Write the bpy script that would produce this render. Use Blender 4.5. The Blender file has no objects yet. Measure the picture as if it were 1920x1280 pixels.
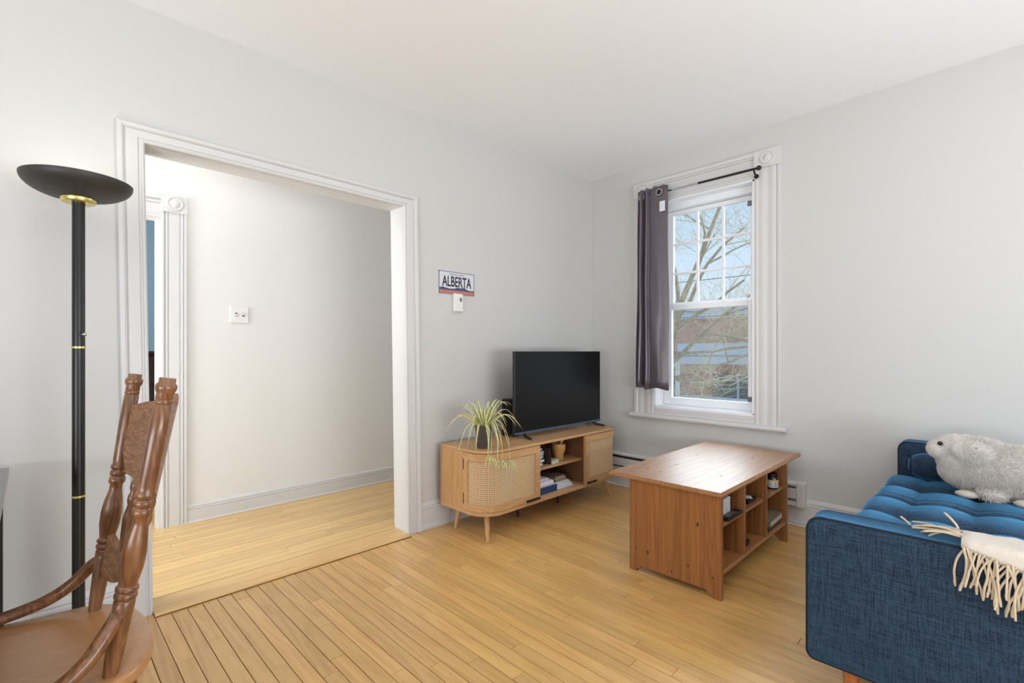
import bpy, bmesh, math, random
from mathutils import Vector, Matrix
random.seed(7)
PI = math.pi
S = bpy.context.scene
C = S.collection

# ------------------------------------------------------------------ camera
FPX, CXP, YHP, CAMH, AZ = 905.0, 960.0, 658.0, 1.15, math.radians(45.2)
cam_d = bpy.data.cameras.new('camera')
cam_d.sensor_width = 36.0
cam_d.sensor_fit = 'HORIZONTAL'
cam_d.lens = FPX / 1920 * 36
cam_d.shift_y = (YHP - 640) / 1920
cam_d.clip_start = 0.02
cam_d.clip_end = 300
cam = bpy.data.objects.new('camera', cam_d)
cam.location = (0, 0, CAMH)
cam.rotation_euler = (PI / 2, 0, AZ - PI / 2)
C.objects.link(cam)
S.camera = cam

# ------------------------------------------------------------------ world, sun, room and fill lights, exposure
W = bpy.data.worlds.new('sky')
S.world = W
W.use_nodes = True
wn = W.node_tree
bg = wn.nodes['Background']
# clear winter sky: pale near the horizon, bluer overhead, the same all the way round
geo = wn.nodes.new('ShaderNodeTexCoord')
sep = wn.nodes.new('ShaderNodeSeparateXYZ')
ramp = wn.nodes.new('ShaderNodeValToRGB')
wn.links.new(geo.outputs['Generated'], sep.inputs[0])
wn.links.new(sep.outputs['Z'], ramp.inputs[0])
re_ = ramp.color_ramp.elements
re_[0].position = 0.0
re_[0].color = (0.80, 0.89, 0.98, 1)
re_[1].position = 1.0
re_[1].color = (0.34, 0.56, 0.95, 1)
e2_ = re_.new(0.28)
e2_.color = (0.56, 0.76, 1.0, 1)
wn.links.new(ramp.outputs[0], bg.inputs[0])
bg.inputs[1].default_value = 1.05


def light(name, kind, loc, energy, color=(1, 1, 1), direction=None, **kw):
    d = bpy.data.lights.new(name, kind)
    d.energy = energy
    d.color = color
    for k, v in kw.items():
        setattr(d, k, v)
    o = bpy.data.objects.new(name, d)
    o.location = loc
    if direction is not None:
        o.rotation_euler = Vector(direction).to_track_quat('-Z', 'Y').to_euler()
    C.objects.link(o)
    return o


# soft hazy sun shining in through the window of the right wall
light('sun', 'SUN', (8, 4, 8), 10.5, (0.88, 0.95, 1.0), (-1.0, -0.32, -0.52), angle=math.radians(84))
# added fill lights at two unseen openings, tilted up to brighten the ceiling
light('back_fill_light', 'AREA', (1.3, -2.20, 0.85), 94, (0.955, 0.977, 1.0), (0, 1, 1.3),
      shape='RECTANGLE', size=2.4, size_y=1.0)
light('side_fill_light', 'AREA', (-2.20, 0.0, 0.85), 72, (0.955, 0.977, 1.0), (1, 0, 1.3),
      shape='RECTANGLE', size=2.0, size_y=1.0)
# hall ceiling lamp, then added fill lights for the hall and room beyond
light('hall_ceiling_light', 'AREA', (0.75, 3.2, 2.66), 3.5, (1.0, 0.97, 0.93), (0, 0, -1), shape='DISK', size=0.5)
light('hall_fill_light', 'AREA', (-1.15, 3.27, 1.5), 54, (0.95, 0.975, 1.0), (1, 0, 0.1), shape='RECTANGLE', size=0.9, size_y=1.8)
light('bedroom_fill_light', 'AREA', (-1.0, 5.2, 1.6), 30, (1.0, 0.98, 0.96), (1, 0.2, 0), shape='RECTANGLE', size=1.2, size_y=1.2)

S.view_settings.view_transform = 'Standard'
S.view_settings.look = 'None'
S.view_settings.gamma = 1.0
S.view_settings.use_curve_mapping = False
S.view_settings.exposure = 0.0


# ------------------------------------------------------------------ projection helper (only to rank floor planks by how large they show)
def proj(x, y, z):
    d = x * math.cos(AZ) + y * math.sin(AZ)
    if d < 0.05:
        return None
    l = x * math.sin(AZ) - y * math.cos(AZ)
    return CXP + FPX * l / d, YHP - FPX * (z - CAMH) / d, d


# ------------------------------------------------------------------ materials
def srgb(r, g, b):
    def f(c):
        c /= 255.0
        return c / 12.92 if c <= 0.04045 else ((c + 0.055) / 1.055) ** 2.4
    return (f(r), f(g), f(b), 1.0)


MATS = {}


def newmat(name):
    m = bpy.data.materials.new(name)
    m.use_nodes = True
    nt = m.node_tree
    b = nt.nodes['Principled BSDF']
    MATS[name] = m
    return m, nt, b


def N(nt, t, **kw):
    n = nt.nodes.new(t)
    for k, v in kw.items():
        setattr(n, k, v)
    return n


def plain(name, col, rough=0.5, metal=0.0, coat=0.0, noise=0.0, nscale=30, bump=0.0, bscale=200, sheen=0.0, spec=0.5, emit=None):
    m, nt, b = newmat(name)
    b.inputs['Base Color'].default_value = col
    b.inputs['Roughness'].default_value = rough
    b.inputs['Metallic'].default_value = metal
    b.inputs['Coat Weight'].default_value = coat
    b.inputs['Specular IOR Level'].default_value = spec
    b.inputs['Sheen Weight'].default_value = sheen
    if emit:
        b.inputs['Emission Color'].default_value = emit[0]
        b.inputs['Emission Strength'].default_value = emit[1]
    tc = N(nt, 'ShaderNodeTexCoord')
    if noise:
        n = N(nt, 'ShaderNodeTexNoise')
        n.inputs['Scale'].default_value = nscale
        n.inputs['Detail'].default_value = 4
        nt.links.new(tc.outputs['Object'], n.inputs['Vector'])
        mx = N(nt, 'ShaderNodeMix', data_type='RGBA')
        mx.inputs[6].default_value = tuple(c * (1 - noise) for c in col[:3]) + (1,)
        mx.inputs[7].default_value = tuple(min(1, c * (1 + noise)) for c in col[:3]) + (1,)
        nt.links.new(n.outputs['Fac'], mx.inputs[0])
        nt.links.new(mx.outputs[2], b.inputs['Base Color'])
    if bump:
        n2 = N(nt, 'ShaderNodeTexNoise')
        n2.inputs['Scale'].default_value = bscale
        n2.inputs['Detail'].default_value = 3
        nt.links.new(tc.outputs['Object'], n2.inputs['Vector'])
        bp = N(nt, 'ShaderNodeBump')
        bp.inputs['Strength'].default_value = bump
        bp.inputs['Distance'].default_value = 0.01
        nt.links.new(n2.outputs['Fac'], bp.inputs['Height'])
        nt.links.new(bp.outputs[0], b.inputs['Normal'])
    return m


def wood(name, dark, mid, pale, axis=0, grain=18.0, rough=0.4, coat=0.0, coat_rough=0.2, rings=0.5, pieces=False, bump=0.05, knots=0.0, stretch=0.07, vary=0.35):
    """wood grain running along local axis; pieces=True gives each island/object its own tone"""
    m, nt, b = newmat(name)
    L = nt.links.new
    tc = N(nt, 'ShaderNodeTexCoord')
    vec = tc.outputs['Object']
    oi = N(nt, 'ShaderNodeObjectInfo')
    rnd = None
    if pieces:
        ge = N(nt, 'ShaderNodeNewGeometry')
        ad = N(nt, 'ShaderNodeMath', operation='ADD')
        L(oi.outputs['Random'], ad.inputs[0])
        L(ge.outputs['Random Per Island'], ad.inputs[1])
        fr = N(nt, 'ShaderNodeMath', operation='FRACT')
        L(ad.outputs[0], fr.inputs[0])
        rnd = fr.outputs[0]
    else:
        rnd = oi.outputs['Random']
    sc = N(nt, 'ShaderNodeVectorMath', operation='SCALE')
    cb = N(nt, 'ShaderNodeCombineXYZ')
    for i in range(3):
        L(rnd, cb.inputs[i])
    L(cb.outputs[0], sc.inputs[0])
    sc.inputs['Scale'].default_value = 37.0
    av = N(nt, 'ShaderNodeVectorMath', operation='ADD')
    L(vec, av.inputs[0])
    L(sc.outputs[0], av.inputs[1])
    mp = N(nt, 'ShaderNodeMapping')
    s = [1.0, 1.0, 1.0]
    s[axis] = stretch
    mp.inputs['Scale'].default_value = s
    L(av.outputs[0], mp.inputs['Vector'])
    n1 = N(nt, 'ShaderNodeTexNoise')
    n1.inputs['Scale'].default_value = grain
    n1.inputs['Detail'].default_value = 3
    n1.inputs['Distortion'].default_value = 0.6
    L(mp.outputs[0], n1.inputs['Vector'])
    # cathedral rings : sine of a stretched noise field
    mu = N(nt, 'ShaderNodeMath', operation='MULTIPLY')
    mu.inputs[1].default_value = 60.0
    L(n1.outputs['Fac'], mu.inputs[0])
    si = N(nt, 'ShaderNodeMath', operation='SINE')
    L(mu.outputs[0], si.inputs[0])
    n2 = N(nt, 'ShaderNodeTexNoise')
    n2.inputs['Scale'].default_value = grain * 14
    n2.inputs['Detail'].default_value = 2
    L(mp.outputs[0], n2.inputs['Vector'])
    r1 = N(nt, 'ShaderNodeMapRange')
    r1.inputs[1].default_value = -1
    r1.inputs[2].default_value = 1
    r1.inputs[3].default_value = 0.5 - 0.5 * rings
    r1.inputs[4].default_value = 0.5 + 0.5 * rings
    L(si.outputs[0], r1.inputs[0])
    ml = N(nt, 'ShaderNodeMix')
    ml.inputs[0].default_value = 0.45
    L(r1.outputs[0], ml.inputs[2])
    L(n2.outputs['Fac'], ml.inputs[3])
    cr = N(nt, 'ShaderNodeValToRGB')
    e = cr.color_ramp.elements
    e[0].position = 0.2
    e[0].color = dark
    e[1].position = 0.85
    e[1].color = pale
    em = e.new(0.5)
    em.color = mid
    L(ml.outputs[0], cr.inputs[0])
    col = cr.outputs[0]
    hv = N(nt, 'ShaderNodeHueSaturation')
    mr = N(nt, 'ShaderNodeMapRange')
    mr.inputs[3].default_value = 1 - vary * 0.55
    mr.inputs[4].default_value = 1 + vary * 0.45
    L(rnd, mr.inputs[0])
    L(mr.outputs[0], hv.inputs['Value'])
    m2 = N(nt, 'ShaderNodeMath', operation='MULTIPLY')
    m2.inputs[1].default_value = 7.31
    L(rnd, m2.inputs[0])
    f2 = N(nt, 'ShaderNodeMath', operation='FRACT')
    L(m2.outputs[0], f2.inputs[0])
    mr2 = N(nt, 'ShaderNodeMapRange')
    mr2.inputs[3].default_value = 0.5 - 0.012 * vary
    mr2.inputs[4].default_value = 0.5 + 0.008 * vary
    L(f2.outputs[0], mr2.inputs[0])
    L(mr2.outputs[0], hv.inputs['Hue'])
    L(col, hv.inputs['Color'])
    col = hv.outputs[0]
    if knots:
        vo = N(nt, 'ShaderNodeTexVoronoi')
        vo.inputs['Scale'].default_value = knots
        mk = N(nt, 'ShaderNodeMapping')
        sk = [1.0, 1.0, 1.0]
        sk[axis] = 0.6
        mk.inputs['Scale'].default_value = sk
        L(av.outputs[0], mk.inputs['Vector'])
        L(mk.outputs[0], vo.inputs['Vector'])
        kr = N(nt, 'ShaderNodeMapRange')
        kr.inputs[1].default_value = 0.05
        kr.inputs[2].default_value = 0.11
        kr.inputs[3].default_value = 0.85
        kr.inputs[4].default_value = 0.0
        L(vo.outputs['Distance'], kr.inputs[0])
        mx = N(nt, 'ShaderNodeMix', data_type='RGBA')
        mx.inputs[7].default_value = tuple(c * 0.25 for c in dark[:3]) + (1,)
        L(kr.outputs[0], mx.inputs[0])
        L(col, mx.inputs[6])
        col = mx.outputs[2]
    L(col, b.inputs['Base Color'])
    b.inputs['Roughness'].default_value = rough
    b.inputs['Coat Weight'].default_value = coat
    b.inputs['Coat Roughness'].default_value = coat_rough
    if bump:
        bp = N(nt, 'ShaderNodeBump')
        bp.inputs['Strength'].default_value = bump
        bp.inputs['Distance'].default_value = 0.004
        L(ml.outputs[0], bp.inputs['Height'])
        L(bp.outputs[0], b.inputs['Normal'])
    return m


def fabric(name, a, bcol, scale=260, rough=0.85, sheen=0.4, sheen_tint=(1, 1, 1, 1), bump=0.25, spec=0.2):
    m, nt, b = newmat(name)
    L = nt.links.new
    tc = N(nt, 'ShaderNodeTexCoord')
    outs = []
    for k in range(3):
        mp = N(nt, 'ShaderNodeMapping')
        s = [1.0, 1.0, 1.0]
        s[k] = 0.05
        mp.inputs['Scale'].default_value = s
        L(tc.outputs['Object'], mp.inputs['Vector'])
        n = N(nt, 'ShaderNodeTexNoise')
        n.inputs['Scale'].default_value = scale
        n.inputs['Detail'].default_value = 2
        L(mp.outputs[0], n.inputs['Vector'])
        outs.append(n.outputs['Fac'])
    a1 = N(nt, 'ShaderNodeMath', operation='ADD')
    L(outs[0], a1.inputs[0])
    L(outs[1], a1.inputs[1])
    a2 = N(nt, 'ShaderNodeMath', operation='ADD')
    L(a1.outputs[0], a2.inputs[0])
    L(outs[2], a2.inputs[1])
    mr = N(nt, 'ShaderNodeMapRange')
    mr.inputs[1].default_value = 1.15
    mr.inputs[2].default_value = 1.85
    L(a2.outputs[0], mr.inputs[0])
    mx = N(nt, 'ShaderNodeMix', data_type='RGBA')
    mx.inputs[6].default_value = a
    mx.inputs[7].default_value = bcol
    L(mr.outputs[0], mx.inputs[0])
    L(mx.outputs[2], b.inputs['Base Color'])
    b.inputs['Roughness'].default_value = rough
    b.inputs['Sheen Weight'].default_value = sheen
    b.inputs['Sheen Roughness'].default_value = 0.4
    b.inputs['Sheen Tint'].default_value = sheen_tint
    b.inputs['Specular IOR Level'].default_value = spec
    bp = N(nt, 'ShaderNodeBump')
    bp.inputs['Strength'].default_value = bump
    bp.inputs['Distance'].default_value = 0.003
    L(mr.outputs[0], bp.inputs['Height'])
    L(bp.outputs[0], b.inputs['Normal'])
    return m


M_WALL = plain('wall_paint', srgb(206, 206, 204), 0.6, bump=0.03, bscale=60)
M_CEIL = plain('ceiling_paint', srgb(244, 246, 249), 0.75, bump=0.02, bscale=50)
M_TRIM = plain('trim_paint', srgb(213, 213, 213), 0.38, bump=0.02, bscale=90)
M_HALL = plain('hall_paint', srgb(230, 230, 229), 0.6, bump=0.03, bscale=60)
M_BLUEWALL = plain('blue_wall_paint', srgb(158, 190, 210), 0.7)
M_VINYL = plain('window_vinyl', srgb(240, 243, 247), 0.35)
M_SUB = plain('subfloor_dark_gap', srgb(54, 36, 20), 0.9)  # dark brown subfloor, seen in the plank seams
M_FLOOR = wood('oak_floor_strip', srgb(192, 142, 80), srgb(211, 166, 99), srgb(222, 181, 115), axis=1, grain=7, rough=0.34, coat=0.55, coat_rough=0.26, rings=0.35, pieces=True, bump=0.02, vary=0.22)
M_HFLOOR = wood('hall_floor_strip', srgb(200, 160, 100), srgb(219, 183, 122), srgb(227, 194, 136), axis=0, grain=9, rough=0.33, coat=0.3, coat_rough=0.25, rings=0.4, pieces=True, bump=0.03, vary=0.2)
M_THRESH = wood('threshold_oak', srgb(196, 152, 92), srgb(220, 180, 118), srgb(228, 194, 135), axis=0, grain=9, rough=0.35, coat=0.3, rings=0.4, vary=0)
M_PINE_V = wood('stained_pine_upright', srgb(112, 68, 34), srgb(146, 94, 50), srgb(168, 114, 66), axis=2, grain=8, rough=0.35, coat=0.3, rings=0.35, vary=0.22, stretch=0.04, knots=0)
M_PINE_H = wood('stained_pine_lengthwise', srgb(126, 80, 42), srgb(160, 108, 62), srgb(182, 130, 80), axis=0, grain=8, rough=0.4, coat=0.85, coat_rough=0.45, rings=0.35, vary=0.18, stretch=0.05, knots=0)
M_KNOT = plain('pine_knot', srgb(88, 44, 18), 0.45, noise=0.3)
M_OAK = wood('cabinet_oak', srgb(164, 122, 78), srgb(192, 150, 104), srgb(206, 166, 120), axis=0, grain=10, rough=0.42, rings=0.3, vary=0.1)
M_OAK_V = wood('cabinet_oak_upright', srgb(160, 114, 68), srgb(188, 144, 94), srgb(202, 160, 110), axis=2, grain=10, rough=0.42, rings=0.3, vary=0.1)
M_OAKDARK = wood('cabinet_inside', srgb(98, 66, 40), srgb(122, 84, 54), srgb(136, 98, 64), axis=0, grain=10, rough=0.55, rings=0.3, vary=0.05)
M_CANE = plain('cane_webbing', srgb(222, 190, 148), 0.55, noise=0.15, nscale=120)
M_CANESHADE = plain('cane_inside_shade', srgb(48, 30, 18), 0.9)  # near-black tone paints the shaded inside seen through the cane
M_CHAIR = wood('chair_oak', srgb(84, 52, 28), srgb(120, 78, 46), srgb(146, 100, 62), axis=2, grain=16, rough=0.33, coat=0.35, coat_rough=0.2, rings=0.6, vary=0.12)
M_CHAIRSEAT = wood('chair_seat_oak', srgb(158, 108, 64), srgb(178, 128, 80), srgb(190, 140, 90), axis=0, grain=5, rough=0.3, coat=0.4, rings=0.15, vary=0.1)
M_BLACKMET = plain('black_metal', srgb(17, 16, 16), 0.34)
M_BOWL = plain('black_bowl', srgb(52, 49, 46), 0.5)
M_BRASS = plain('pale_brass', srgb(226, 208, 130), 0.28, metal=0.85)
M_CHROME = plain('chrome', srgb(190, 186, 184), 0.2, metal=1.0)
M_BOWLIN = plain('white_enamel', srgb(240, 238, 230), 0.4)
M_BLACK = plain('black_plastic', srgb(18, 18, 19), 0.4)
M_SCREEN = plain('tv_screen', srgb(5, 5, 7), 0.4, spec=0.32)
M_BEZEL = plain('steel_blue_bezel', srgb(96, 116, 140), 0.3, metal=0.7)
M_WHITE = plain('white_plastic', srgb(232, 232, 230), 0.35)
M_GREYPL = plain('grey_plastic', srgb(112, 114, 116), 0.5)
M_TABLETOP = plain('black_table_top', srgb(44, 40, 40), 0.22, coat=0.6)
M_TABLELEG = plain('black_table_leg', srgb(14, 12, 12), 0.5)
M_SOFA = fabric('sofa_denim', srgb(24, 35, 49), srgb(60, 81, 104), scale=330, sheen=1.0, sheen_tint=srgb(105, 195, 255))
M_PIPING = plain('sofa_piping', srgb(14, 26, 40), 0.8)
M_SOFALEG = wood('sofa_leg_wood', srgb(150, 84, 40), srgb(180, 108, 56), srgb(196, 126, 70), axis=2, grain=14, rough=0.35, vary=0.05)
M_THROW = plain('cream_wool', srgb(226, 216, 202), 0.95, noise=0.12, nscale=60, bump=0.4, bscale=400, sheen=0.3)
M_TASSEL = plain('cream_fringe', srgb(214, 196, 168), 0.95, noise=0.1, bump=0.4, bscale=600)
M_PLUSH = plain('grey_plush', srgb(240, 234, 226), 0.95, noise=0.08, nscale=22, bump=0.6, bscale=160, sheen=0.5)
M_PLUSHPALE = plain('pale_plush', srgb(214, 203, 190), 0.95, bump=0.4, bscale=160)
M_EYE = plain('bead_eye', srgb(28, 18, 14), 0.1)
M_CURTAIN = fabric('curtain_satin', srgb(78, 68, 74), srgb(98, 88, 98), scale=300, rough=0.34, sheen=0.5, sheen_tint=srgb(180, 182, 220), bump=0.04, spec=0.9)
M_GREEN = plain('leaf_green', srgb(122, 138, 62), 0.5, noise=0.15)
M_CREAMLEAF = plain('leaf_cream', srgb(236, 232, 178), 0.5)
M_RUNNER = plain('runner_stem', srgb(206, 188, 120), 0.5)
M_POT = plain('dark_pot', srgb(78, 68, 62), 0.55, noise=0.15, nscale=50)
M_SOIL = plain('soil', srgb(50, 36, 26), 0.95, noise=0.4, nscale=90)
M_MORTAR = wood('bamboo_wood', srgb(176, 126, 66), srgb(206, 158, 92), srgb(222, 180, 118), axis=2, grain=14, rough=0.4, rings=0.4, vary=0.05)
M_PAPER = plain('white_paper', srgb(222, 226, 234), 0.8, noise=0.05)
M_BARK = plain('tree_bark', srgb(170, 158, 138), 0.95, noise=0.3, nscale=8)
M_TWIG = plain('tree_twig', srgb(206, 194, 168), 0.95, noise=0.2, nscale=8)
M_ROOFGREY = plain('roof_metal_grey', srgb(196, 204, 216), 0.7, noise=0.08, nscale=3)
M_HEDARK = plain('house_dark_window', srgb(128, 132, 126), 0.3)
M_WOODRED = plain('dark_brown_wood', srgb(52, 34, 30), 0.4, noise=0.2)
M_GRASS = plain('street_ground', srgb(176, 172, 164), 0.95, noise=0.3, nscale=2)
M_DARKSLOT = plain('heater_slot', srgb(44, 40, 38), 0.7)
M_HEATER = plain('heater_enamel', srgb(216, 214, 212), 0.4)

# glass
M_GLASS, gnt, gb = newmat('window_glass')
gnt.nodes.remove(gb)
gt = N(gnt, 'ShaderNodeBsdfTransparent')
gt.inputs[0].default_value = (0.97, 0.985, 0.98, 1)
gg = N(gnt, 'ShaderNodeBsdfGlossy')
gg.inputs['Roughness'].default_value = 0.02
gf = N(gnt, 'ShaderNodeFresnel')
gf.inputs[0].default_value = 1.09
gm = N(gnt, 'ShaderNodeMixShader')
gnt.links.new(gf.outputs[0], gm.inputs[0])
gnt.links.new(gt.outputs[0], gm.inputs[1])
gnt.links.new(gg.outputs[0], gm.inputs[2])
gnt.links.new(gm.outputs[0], gnt.nodes['Material Output'].inputs[0])

# bricks of the far house (too small to tell apart)
M_BRICK, bnt, bb = newmat('far_brickwork')
btc = N(bnt, 'ShaderNodeTexCoord')
bmp = N(bnt, 'ShaderNodeMapping')
bmp.inputs['Rotation'].default_value = (0, math.radians(90), math.radians(90))
bnt.links.new(btc.outputs['Object'], bmp.inputs['Vector'])
bmp.inputs['Rotation'].default_value = (0, 0, 0)
bsep = N(bnt, 'ShaderNodeSeparateXYZ')
bnt.links.new(btc.outputs['Object'], bsep.inputs[0])
bcmb = N(bnt, 'ShaderNodeCombineXYZ')
bnt.links.new(bsep.outputs['Y'], bcmb.inputs['X'])
bnt.links.new(bsep.outputs['Z'], bcmb.inputs['Y'])
bbr = N(bnt, 'ShaderNodeTexBrick')
bbr.inputs['Scale'].default_value = 5.0
bbr.inputs['Color1'].default_value = srgb(196, 152, 132)
bbr.inputs['Color2'].default_value = srgb(212, 172, 150)
bbr.inputs['Mortar'].default_value = srgb(222, 212, 200)
bbr.inputs['Mortar Size'].default_value = 0.02
bnt.links.new(bcmb.outputs[0], bbr.inputs['Vector'])
bnt.links.new(bbr.outputs['Color'], bb.inputs['Base Color'])
bb.inputs['Roughness'].default_value = 0.9


# ------------------------------------------------------------------ mesh helpers
class MB:
    def __init__(self):
        self.bm = bmesh.new()
        self.mi = 0

    def _f(self, vs):
        try:
            f = self.bm.faces.new(vs)
            f.material_index = self.mi
            return f
        except ValueError:
            return None

    def box(self, x0, x1, y0, y1, z0, z1, mat=None):
        v = [self.bm.verts.new(p) for p in
             ((x0, y0, z0), (x1, y0, z0), (x1, y1, z0), (x0, y1, z0),
              (x0, y0, z1), (x1, y0, z1), (x1, y1, z1), (x0, y1, z1))]
        if mat is not None:
            for q in v:
                q.co = mat @ q.co
        for f in ((0, 3, 2, 1), (4, 5, 6, 7), (0, 1, 5, 4), (1, 2, 6, 5), (2, 3, 7, 6), (3, 0, 4, 7)):
            self._f([v[i] for i in f])
        return self

    def rings(self, rings, closed=True, caps=True, loop=False):
        R = [[self.bm.verts.new(p) for p in r] for r in rings]
        n = len(R[0])
        m = len(R)
        for i in range(m if loop else m - 1):
            a, b = R[i], R[(i + 1) % m]
            for j in range(n if closed else n - 1):
                k = (j + 1) % n
                self._f([a[j], a[k], b[k], b[j]])
        if caps and not loop and closed:
            self._f(R[0][::-1])
            self._f(R[-1])
        return self

    def tube(self, path, rad, n=8, caps=True):
        path = [Vector(p) for p in path]
        if not isinstance(rad, (list, tuple)):
            rad = [rad] * len(path)
        rings = []
        t0 = (path[1] - path[0]).normalized()
        up = Vector((0, 0, 1)) if abs(t0.z) < 0.9 else Vector((1, 0, 0))
        u = t0.cross(up).normalized()
        for i, p in enumerate(path):
            t = (path[min(i + 1, len(path) - 1)] - path[max(i - 1, 0)])
            t = t.normalized() if t.length > 1e-9 else t0
            u = (u - t * u.dot(t))
            u = u.normalized() if u.length > 1e-6 else t.orthogonal().normalized()
            w = t.cross(u)
            rings.append([p + (u * math.cos(2 * PI * k / n) + w * math.sin(2 * PI * k / n)) * rad[i] for k in range(n)])
        return self.rings(rings, caps=caps)

    def lathe(self, prof, n=24, mat=None, caps=True):
        mat = mat or Matrix.Identity(4)
        rings = [[mat @ Vector((r * math.cos(2 * PI * k / n), r * math.sin(2 * PI * k / n), z)) for k in range(n)] for r, z in prof]
        return self.rings(rings, caps=caps)

    def prism(self, outline, z0, z1, mat=None):
        """outline = list of (x, y) closed; extruded in z"""
        mat = mat or Matrix.Identity(4)
        return self.rings([[mat @ Vector((x, y, z)) for x, y in outline] for z in (z0, z1)])

    def grid(self, rows):
        R = [[self.bm.verts.new(p) for p in r] for r in rows]
        for i in range(len(R) - 1):
            for j in range(len(R[0]) - 1):
                self._f([R[i][j], R[i][j + 1], R[i + 1][j + 1], R[i + 1][j]])
        return self

    def ball(self, c, r, n=12, mat=None, scale=(1, 1, 1)):
        mt = Matrix.Translation(c) @ (mat or Matrix.Identity(4)) @ Matrix.Diagonal((r * scale[0], r * scale[1], r * scale[2], 1))
        g = bmesh.ops.create_uvsphere(self.bm, u_segments=n * 2, v_segments=n, radius=1, matrix=mt)
        for v in g['verts']:
            for f in v.link_faces:
                f.material_index = self.mi
        return self

    def mesh(self, name, mats, smooth=False):
        bmesh.ops.recalc_face_normals(self.bm, faces=self.bm.faces)
        if smooth:
            for f in self.bm.faces:
                f.smooth = True
            for e in self.bm.edges:
                if len(e.link_faces) == 2:
                    try:
                        e.smooth = e.calc_face_angle() < smooth
                    except ValueError:
                        pass
        me = bpy.data.meshes.new(name)
        self.bm.to_mesh(me)
        self.bm.free()
        for m in (mats if isinstance(mats, (list, tuple)) else [mats]):
            me.materials.append(m)
        return me

    def build(self, name, mats, parent=None, smooth=False, bevel=0, loc=None, kind=None, label=None, rot=None, seg=2):
        if smooth is True:
            smooth = 0.7
        o = bpy.data.objects.new(name, self.mesh(name, mats, smooth))
        C.objects.link(o)
        if parent:
            o.parent = parent
        if loc is not None:
            o.location = loc
        if rot is not None:
            o.rotation_euler = rot
        if bevel:
            md = o.modifiers.new('edge', 'BEVEL')
            md.width = bevel
            md.segments = seg
            md.limit_method = 'ANGLE'
            md.angle_limit = math.radians(40)
        if kind:
            o['kind'] = kind
        if label:
            o['label'] = label
        return o


def thing(name, label, cat, loc=(0, 0, 0), rotz=0, group=None):
    o = bpy.data.objects.new(name, None)
    o.empty_display_size = 0.1
    C.objects.link(o)
    o.location = loc
    o.rotation_euler = (0, 0, rotz)
    o['label'] = label
    o['category'] = cat
    if group:
        o['group'] = group
    return o


def tag(o, label, cat, group=None):
    o['label'] = label
    o['category'] = cat
    if group:
        o['group'] = group
    return o


def struct(o, label=None, cat=None):
    o['kind'] = 'structure'
    if label:
        o['label'] = label
    if cat:
        o['category'] = cat
    return o


# ------------------------------------------------------------------ room dimensions
XB, YA = 3.62, 2.615            # right wall face, left wall face
X0, Y0 = -2.25, -2.25           # walls behind the camera
AT = 0.14                       # left wall thickness
OX0, OX1, OZ = 0.374, 1.665, 2.05   # wide opening to the hall
HY = 3.80                       # hall back wall
WY0, WY1, WZ0, WZ1 = 1.21, 1.985, 0.70, 2.36   # window opening


def ceil_z(x, y):
    return 2.643 + 0.0155 * (x - 0.29) + 0.014 * (2.615 - y)


# walls ------------------------------------------------------------
w = MB()
w.box(X0 - .1, OX0 - .045, YA, YA + AT, 0, 2.9).box(OX1 + .005, XB + .2, YA, YA + AT, 0, 2.9).box(OX0 - .045, OX1 + .005, YA, YA + AT, OZ + .02, 2.9)
struct(w.build('wall_left', M_WALL), 'light grey painted wall with the wide cased opening', 'wall')
w = MB()
w.box(XB, XB + .2, Y0 - .1, WY0, 0, 2.9).box(XB, XB + .2, WY1, YA, 0, 2.9).box(XB, XB + .2, WY0, WY1, 0, WZ0).box(XB, XB + .2, WY0, WY1, WZ1, 2.9)
struct(w.build('wall_right', M_WALL), 'light grey painted wall around the sash window', 'wall')
w = MB()   # back wall, with a low opening added behind the fill light
w.box(X0 - .1, .1, Y0 - .1, Y0, 0, 2.9).box(2.5, XB, Y0 - .1, Y0, 0, 2.9).box(.1, 2.5, Y0 - .1, Y0, 0, .3).box(.1, 2.5, Y0 - .1, Y0, 2.0, 2.9)
struct(w.build('wall_back', M_WALL), 'light grey wall behind the viewer', 'wall')
w = MB()  # side wall, with an unseen opening added for its fill light
w.box(X0 - .1, X0, Y0, -1.0, 0, 2.9).box(X0 - .1, X0, 1.0, YA, 0, 2.9).box(X0 - .1, X0, -1.0, 1.0, 0, .3).box(X0 - .1, X0, -1.0, 1.0, 2.0, 2.9)
struct(w.build('wall_side', M_WALL), 'light grey wall on the far left behind the viewer', 'wall')
# ceiling (slightly out of level, as in an old house)
w = MB()
w.rings([[(x, y, ceil_z(x, y) + dz) for x, y in ((X0 - .1, Y0 - .1), (XB + .2, Y0 - .1), (XB + .2, YA + .05), (X0 - .1, YA + .05))] for dz in (0, .15)])
struct(w.build('ceiling', M_CEIL), 'white painted ceiling of the living room', 'ceiling')
# hall
w = MB()
w.box(.588, 3.4, HY, HY + .12, 0, 2.8).box(-.32, .588, HY, HY + .12, 2.007, 2.8).box(-1.3, -.32, HY, HY + .12, 0, 2.8)
struct(w.build('wall_hall', M_HALL), 'white hall wall seen through the opening', 'wall')
w = MB()
w.box(3.3, 3.4, YA + AT, HY, 0, 2.8)
struct(w.build('wall_hall_end', M_HALL), 'white wall closing the hall on the right', 'wall')
w = MB()
w.box(-1.3, -1.2, YA + AT, HY, 0, 2.8)
struct(w.build('wall_hall_start', M_HALL), 'white wall closing the hall on the left', 'wall')
w = MB()
w.box(-1.3, 3.4, YA + AT, HY + .12, 2.7, 2.8)
struct(w.build('ceiling_hall', M_CEIL), 'white ceiling of the hall', 'ceiling')
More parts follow.
